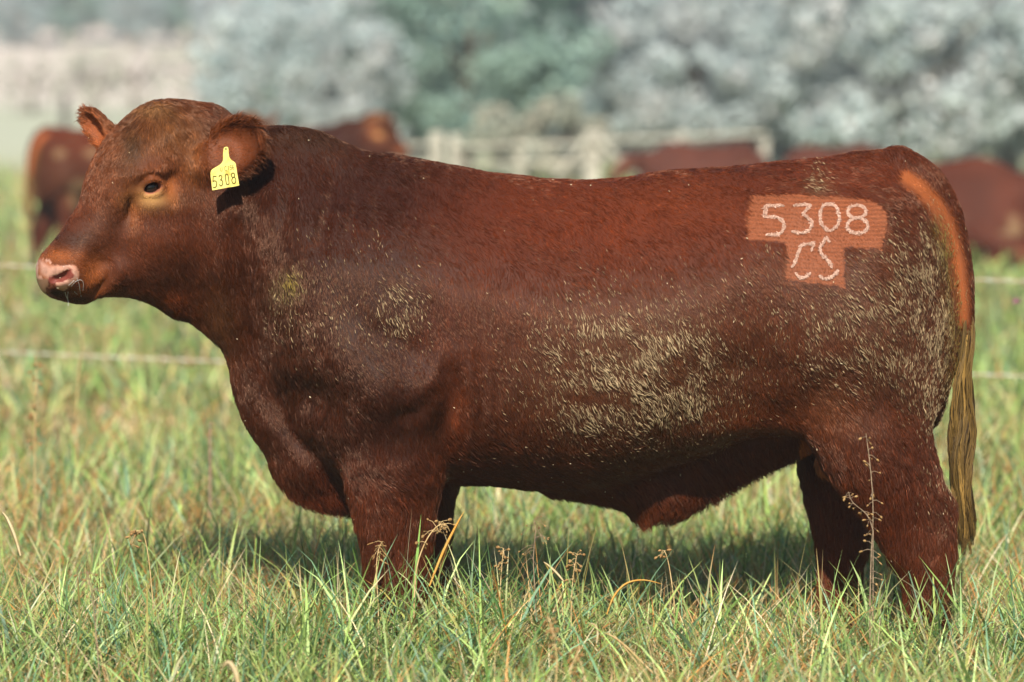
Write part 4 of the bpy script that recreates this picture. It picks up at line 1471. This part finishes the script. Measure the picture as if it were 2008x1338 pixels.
def zone(d0, d1, dens, spread, K, hmean, wmean, tuft, dead=.39, inner=0.0):
    y0, y1 = d0 - CAMD, d1 - CAMD
    hw0, hw1 = .5 * 2008 / FPX * d0 * spread, .5 * 2008 / FPX * d1 * spread
    area = (hw0 + hw1) * (y1 - y0) * (1 - inner / spread)
    nt = int(area * dens / tuft)
    y = y0 + (y1 - y0) * np.sqrt(rng.random(nt)) if d0 < 1 else rng.uniform(y0, y1, nt)
    hw = np.interp(y, [y0, y1], [hw0, hw1])
    cx = rng.choice([-1, 1], nt) * rng.uniform(inner / spread, 1, nt) * hw
    c3 = np.stack([cx, y, np.zeros(nt)], 1)
    near_b = np.exp(-((y + .55) / .35) ** 2) * (np.abs(cx) < 1.6)
    vig = .27 * near_b + np.clip(1 + .38 * vnoise(c3, 1.1, 81) + .22 * vnoise(c3, 3.3, 82), .4, 1.22)
    drt = np.clip(dead + .42 * vnoise(c3, .9, 83) + .25 * vnoise(c3, 3.7, 84), .02, .9)
    drt = np.clip(drt + .16 * np.clip(-cx - .5, 0, 1), .02, .92)
    hue = rng.integers(0, len(GC), nt)
    ti = np.repeat(np.arange(nt), tuft)
    n = len(ti)
    root = np.stack([cx[ti], y[ti], np.zeros(n)], 1)
    off = rng.normal(0, .022 * (wmean / .005) ** .7, (n, 2))
    root[:, :2] += off
    az = np.arctan2(off[:, 1], off[:, 0]) + rng.normal(0, 1.0, n)
    isd = rng.random(n) < drt[ti]
    L_ = hmean * vig[ti] * rng.uniform(.45, 1.25, n)
    lean = np.abs(rng.normal(.16, .42, n)) + isd * rng.uniform(0, .8, n) + (.5 * np.clip(vnoise(c3, 2.3, 86), 0, 1))[ti]
    curl = rng.uniform(.1, 2.1, n) + isd * rng.uniform(0, .5, n)
    wd_ = wmean * rng.uniform(.45, 1.2, n) * np.where(isd, .7, 1) * np.where(rng.random(n) < .16, 1.7, 1)
    gi = np.where(rng.random(n) < .6, hue[ti], rng.integers(0, len(GC), n))
    col = np.where(isd[:, None], GD[rng.choice(len(GD), n, p=[.32, .26, .12, .2, .1])], GC[gi])
    col = col * np.exp(rng.normal(0, .30, (n, 1)))
    tip = col.copy()
    yel = rng.random(n) < .22
    tip[yel] = GD[rng.integers(0, len(GD), yel.sum())]
    return blades(root, az, L_, wd_, lean, curl, rng.normal(0, .8, n), K, col, tip)


def merge(parts):
    V, Q, T, C, o = [], [], [], [], 0
    for v, q_, t_, c_2 in parts:
        V.append(v); Q.append(q_ + o); T.append(t_ + o); C.append(c_2); o += len(v)
    return np.concatenate(V), [np.concatenate(Q), np.concatenate(T)], np.concatenate(C)


M_grass = attr_material("grass_blade", "blade_colour", rough=.45, spec=.35, translucent=.22)
Vg, Fg, Cg = merge([zone(6.3, 8.3, 4400, 1.35, 6, .26, .0066, 7), zone(8.3, 11.0, 3600, 1.3, 6, .28, .0066, 7), zone(11.0, 15.5, 1200, 1.3, 5, .27, .0085, 6), zone(15.5, 24, 420, 1.3, 4, .24, .012, 5), zone(24, 44, 95, 1.3, 4, .25, .022, 5), zone(44, 80, 24, 1.3, 3, .26, .05, 4),
                    zone(6.3, 11.0, 1700, 2.5, 5, .27, .008, 7, inner=1.32), zone(11.0, 15.5, 600, 2.5, 4, .27, .011, 6, inner=1.3), zone(15.5, 24, 170, 2.3, 4, .25, .017, 5, inner=1.3), zone(24, 44, 36, 2.1, 3, .25, .034, 5, inner=1.3)])
# straw lying through the sward
ns = 20000
root = np.stack([rng.uniform(-2.3, 2.3, ns), rng.uniform(-2.4, 3.0, ns), rng.uniform(.01, .12, ns)], 1)
sv = blades(root, rng.uniform(0, 6.28, ns), rng.uniform(.08, .26, ns), rng.uniform(.0015, .0035, ns), rng.uniform(.5, 1.4, ns), rng.uniform(-.3, .6, ns), rng.normal(0, 1, ns), 5, GD[rng.integers(0, len(GD), ns)] * np.exp(rng.normal(0, .2, (ns, 1))))
# tall stalks standing above it
nk = 1500
root = np.stack([rng.uniform(-3, 3, nk), rng.uniform(-2.3, 6.0, nk), np.zeros(nk)], 1)
kv = blades(root, rng.uniform(0, 6.28, nk), rng.uniform(.2, .36, nk), rng.uniform(.002, .005, nk), np.abs(rng.normal(0, .2, nk)), rng.uniform(0, .5, nk), rng.normal(0, 1, nk), 6, np.where(rng.random((nk, 1)) < .55, GC[rng.integers(0, len(GC), nk)], GD[rng.integers(0, len(GD), nk)]))
v3, f3, c3 = merge([sv, kv])
Vg2 = np.concatenate([Vg, v3]); o_ = len(Vg)
Fall = [np.concatenate([Fg[0], f3[0] + o_]), np.concatenate([Fg[1], f3[1] + o_])]
grass = obj("grass", np_mesh("grass", Vg2, Fall, M_grass, smooth=True, attrs={"blade_colour": np.concatenate([Cg, c3])}))
tag(grass, "long green and straw coloured pasture grass", kind="stuff")
print("grass tris", len(Fall[0]) * 2 + len(Fall[1]))

# ------------------------------------------------------------------ single dry weeds, leaves and a flower standing out of the grass
M_straw = noise_mix(material("dry_stalk", rough=.8, spec=.15), lin(176, 146, 100), lin(206, 182, 136), scale=60)
M_seed = noise_mix(material("dry_seed", rough=.9, spec=.1), lin(124, 92, 56), lin(176, 146, 100), scale=120)
M_grey = noise_mix(material("grey_stalk", rough=.8, spec=.15), lin(112, 96, 80), lin(160, 140, 116), scale=60)


def seedpod(c, dr, ln, w):
    dr = dr / np.linalg.norm(dr)
    a = np.cross(dr, [.3, 1, .1]); a /= np.linalg.norm(a)
    b = np.cross(dr, a)
    V = [c]
    for t, r in ((.25, .8), (.6, 1.0), (.85, .6)):
        for k in range(4):
            g = k * math.pi / 2
            V.append(c + dr * ln * t + (a * math.cos(g) + b * math.sin(g) * .6) * w * r)
    V.append(c + dr * ln)
    F = [(0, 1 + (k + 1) % 4, 1 + k, 0) for k in range(4)]
    for q_ in range(2):
        for k in range(4):
            F.append((1 + q_ * 4 + k, 1 + q_ * 4 + (k + 1) % 4, 5 + q_ * 4 + (k + 1) % 4, 5 + q_ * 4 + k))
    tri = [(0, 1 + (k + 1) % 4, 1 + k) for k in range(4)] + [(9 + k, 9 + (k + 1) % 4, 13) for k in range(4)]
    return np.array(V), np.array(F[4:]), np.array(tri)


def weed(pts, Y, r0, label, pods=14, frm=.5, plen=.012, pw=.0035, twig=.02, seed=0, stem_mat=None, curl=0, name="dry_weed"):
    r = np.random.default_rng(seed)
    path = catmull([P(x, y, Y + k * .01) for k, (x, y) in enumerate(pts)], 6, closed=False)
    base = path[0].copy(); base[2] = 0
    path = np.concatenate([[base], path])
    e = empty(name, tuple(base))
    v, f = tube(path, np.linspace(r0, r0 * .45, len(path)), 5)
    parts, pv, pq, pt, o = [(v, f)], [], [], [], 0
    n = len(path)
    for k in range(pods):
        s = frm + (1 - frm) * (k + r.random()) / pods
        i_ = min(int(s * (n - 1)), n - 2)
        c = path[i_] + (path[i_ + 1] - path[i_]) * r.random()
        d = np.array([r.normal(0, 1), r.normal(0, 1), r.normal(.3, .5)]); d /= np.linalg.norm(d)
        tl = twig * r.uniform(.4, 1.2)
        end = c + d * tl + np.array([0, 0, -tl * .3])
        parts.append(tube([c, (c + end) / 2 + np.array([0, 0, tl * .15]), end], [r0 * .4, r0 * .35, r0 * .3], 4))
        a, q_, t_ = seedpod(end, d + np.array([0, 0, -.6]), plen * r.uniform(.6, 1.3), pw * r.uniform(.6, 1.3))
        pv.append(a); pq.append(q_ + o); pt.append(t_ + o); o += len(a)
    v, f = join(parts)
    obj("stem", np_mesh("stem", v, f, stem_mat or M_straw), e)
    if pods:
        obj("seed_head", np_mesh("seed_head", np.concatenate(pv), [np.concatenate(pq), np.concatenate(pt)], M_seed), e)["kind"] = "stuff"
    tag(e, label, "weed", "dry weeds in the grass")
    return e


weed([(812, 1180), (818, 1110), (836, 1060), (858, 1032), (874, 1030), (882, 1042)], -.50, .0022, "curled dry seed stalk in front of the bull's foreleg", 22, .35, .012, .004, .03, 1)
weed([(742, 1190), (738, 1120), (742, 1080), (750, 1062)], -.52, .0018, "pale feathery dry stalk against the left of the foreleg", 16, .45, .018, .002, .02, 2)
weed([(1706, 1180), (1708, 1100), (1712, 1010), (1708, 930), (1698, 850)], -.62, .0022, "tall grey forked weed stalk in front of the hind legs", 30, .12, .011, .003, .022, 3, M_grey)
weed([(1712, 1040), (1700, 1010), (1672, 985), (1664, 965)], -.62, .0016, "short grey side stalk leaning left of the hind legs", 18, .1, .010, .003, .018, 4, M_grey)
weed([(1050, 1170), (1046, 1100), (1050, 1040), (1046, 1020)], -.40, .0017, "dark wispy dry weed under the bull's belly", 18, .3, .010, .0022, .045, 5, M_grey)
weed([(1120, 1190), (1124, 1130), (1132, 1085)], -.45, .0018, "dry fluffy seed head under the belly, right of the wispy weed", 18, .5, .013, .004, .015, 6)
weed([(980, 1170), (984, 1110), (988, 1075)], -.45, .0018, "dry fluffy seed head under the belly, left of the wispy weed", 16, .5, .012, .004, .014, 7)
weed([(1322, 1180), (1312, 1110), (1302, 1080), (1294, 1092)], -.38, .0017, "nodding dry seed head below the sheath", 8, .6, .014, .004, .01, 8)
weed([(300, 1180), (292, 1100), (282, 1050), (268, 1042), (258, 1070)], -.35, .0018, "drooping tan seed head left of the bull's brisket", 14, .55, .016, .004, .012, 9)
weed([(1090, 1338), (1092, 1290), (1084, 1240), (1076, 1212)], -1.35, .0025, "soft tan seed head low in the foreground centre", 34, .35, .012, .0035, .010, 10)
weed([(1110, 1360), (1120, 1310), (1138, 1268)], -1.40, .0022, "shorter soft tan seed head beside the central foreground one", 24, .35, .012, .0035, .010, 11)
weed([(196, 1338), (188, 1240), (180, 1160), (170, 1120)], -1.0, .0022, "thin brown dead weed in the left foreground", 20, .3, .012, .003, .03, 12, M_grey)
weed([(150, 800), (154, 730), (162, 680), (158, 640), (152, 634)], 3.2, .003, "pale bent dead stalk behind the bull's muzzle by the wires", 6, .6, .02, .004, .03, 13)
weed([(70, 1010), (68, 880), (72, 760), (70, 700)], 2.0, .003, "rusty dock stalk at far left below the wires", 26, .35, .016, .006, .015, 14)
weed([(412, 890), (412, 850), (414, 828)], 2.4, .006, "short brown dead stump of dock left of the bull's chest", 5, .4, .012, .006, .006, 15, M_grey)


def leaf_thing(name, pts, Y, width, mat, label, cat):
    path = catmull([P(x, y, Y + k * .008) for k, (x, y) in enumerate(pts)], 6, closed=False)
    n = len(path)
    t = np.linspace(0, 1, n)
    w = width * np.sin(np.clip(t * .9 + .12, 0, 1) * math.pi) ** .6
    tn = np.gradient(path, axis=0); tn /= np.linalg.norm(tn, axis=1)[:, None]
    sd = np.cross(tn, [0, 1, .25]); sd /= np.linalg.norm(sd, axis=1)[:, None]
    up = np.cross(sd, tn)
    V = np.concatenate([path - sd * w[:, None] / 2, path + up * w[:, None] * .15, path + sd * w[:, None] / 2, path + up * (w[:, None] * .15 - .0012)])
    F = []
    for k in range(n - 1):
        for a, b in ((0, 1), (1, 2), (2, 3), (3, 0)):
            F.append((a * n + k, b * n + k, b * n + k + 1, a * n + k + 1))
    o = obj(name, np_mesh(name, V, np.array(F), mat))
    tag(o, label, cat)


M_ochre = noise_mix(material("ochre_blade", rough=.7), lin(206, 146, 62), lin(190, 158, 88), scale=30)
leaf_thing("grass_blade", [(842, 1150), (868, 1085), (890, 1040), (911, 1001)], -.50, .008, M_ochre, "stiff ochre broken blade right of the bull's foreleg", "grass blade")
leaf_thing("grass_blade", [(1190, 1205), (1204, 1170), (1228, 1145), (1262, 1138), (1300, 1146)], -.55, .006, M_ochre, "arching ochre dead blade in front of the belly shadow", "grass blade")
M_pale = noise_mix(material("pale_blade", rough=.7), lin(198, 182, 146), lin(176, 156, 112), scale=30)
leaf_thing("grass_blade", [(1170, 1262), (1172, 1240), (1166, 1226), (1152, 1222)], -.95, 0.0060, M_pale, "small white curled dead blade in the centre foreground", "grass blade")
leaf_thing("grass_blade", [(40, 1090), (28, 1050), (14, 1018), (4, 1004)], -.4, 0.0096, M_pale, "pale dead leaf at the left edge of the grass", "grass blade")
leaf_thing("grass_blade", [(1105, 1140), (1092, 1125), (1076, 1110), (1066, 1102)], -.55, 0.0072, M_pale, "pale folded dead leaf under the belly", "grass blade")
leaf_thing("grass_blade", [(470, 1360), (462, 1320), (448, 1300), (436, 1310)], -1.55, 0.0132, M_pale, "blurred cream leaf at the bottom left of centre", "grass blade")
leaf_thing("grass_blade", [(1300, 1340), (1220, 1262), (1184, 1240)], -.9, .006, M_straw, "long straight straw crossing the foreground right of centre", "grass blade")

# purple clover beyond the tail
cl = empty("clover_flower", tuple(P(1994, 760, 4.0) * np.array([1, 1, 0])))
tag(cl, "small purple clover flower near the right edge behind the tail", "flower")
top = P(1994, 596, 4.0)
base = top.copy(); base[2] = 0
v, f = tube([base, (base + top) / 2 + np.array([.01, 0, 0]), top], [.002, .002, .0018], 5)
obj("stem", np_mesh("stem", v, f, material("clover_stem", lin(104, 132, 62), .6)), cl)
pv, pq, pt, o_ = [], [], [], 0
rr = np.random.default_rng(77)
for k in range(46):
    d = rr.normal(0, 1, 3); d[2] = abs(d[2]) * .9 - .15; d /= np.linalg.norm(d)
    a, q_, t_ = seedpod(top + np.array([0, 0, .006]) + d * .004, d, .012, .0022)
    pv.append(a); pq.append(q_ + o_); pt.append(t_ + o_); o_ += len(a)
obj("flower_head", np_mesh("flower_head", np.concatenate(pv), [np.concatenate(pq), np.concatenate(pt)], noise_mix(material("clover_purple", rough=.6), lin(150, 62, 122), lin(190, 108, 160), scale=90)), cl)

# ------------------------------------------------------------------ morning haze
HAZE = 0.0013
hv, hf = box(520, 500, 52, .01)
M_haze = bpy.data.materials.new("morning_haze")
M_haze.use_nodes = True
hn_ = M_haze.node_tree
for nd in list(hn_.nodes):
    if nd.type == 'BSDF_PRINCIPLED': hn_.nodes.remove(nd)
pvn = hn_.nodes.new("ShaderNodeVolumePrincipled")
pvn.inputs["Color"].default_value = (.82, .91, 1.0, 1)
pvn.inputs["Density"].default_value = HAZE
pvn.inputs["Anisotropy"].default_value = 0.0
hn_.links.new(pvn.outputs[0], hn_.nodes["Material Output"].inputs["Volume"])
hz = obj("haze", np_mesh("haze", hv, hf, M_haze, smooth=False))
hz.location = (0, 180, -1.6)
hz.data.materials[0] = M_haze
tag(hz, "thin pale morning haze over the paddock", kind="stuff")
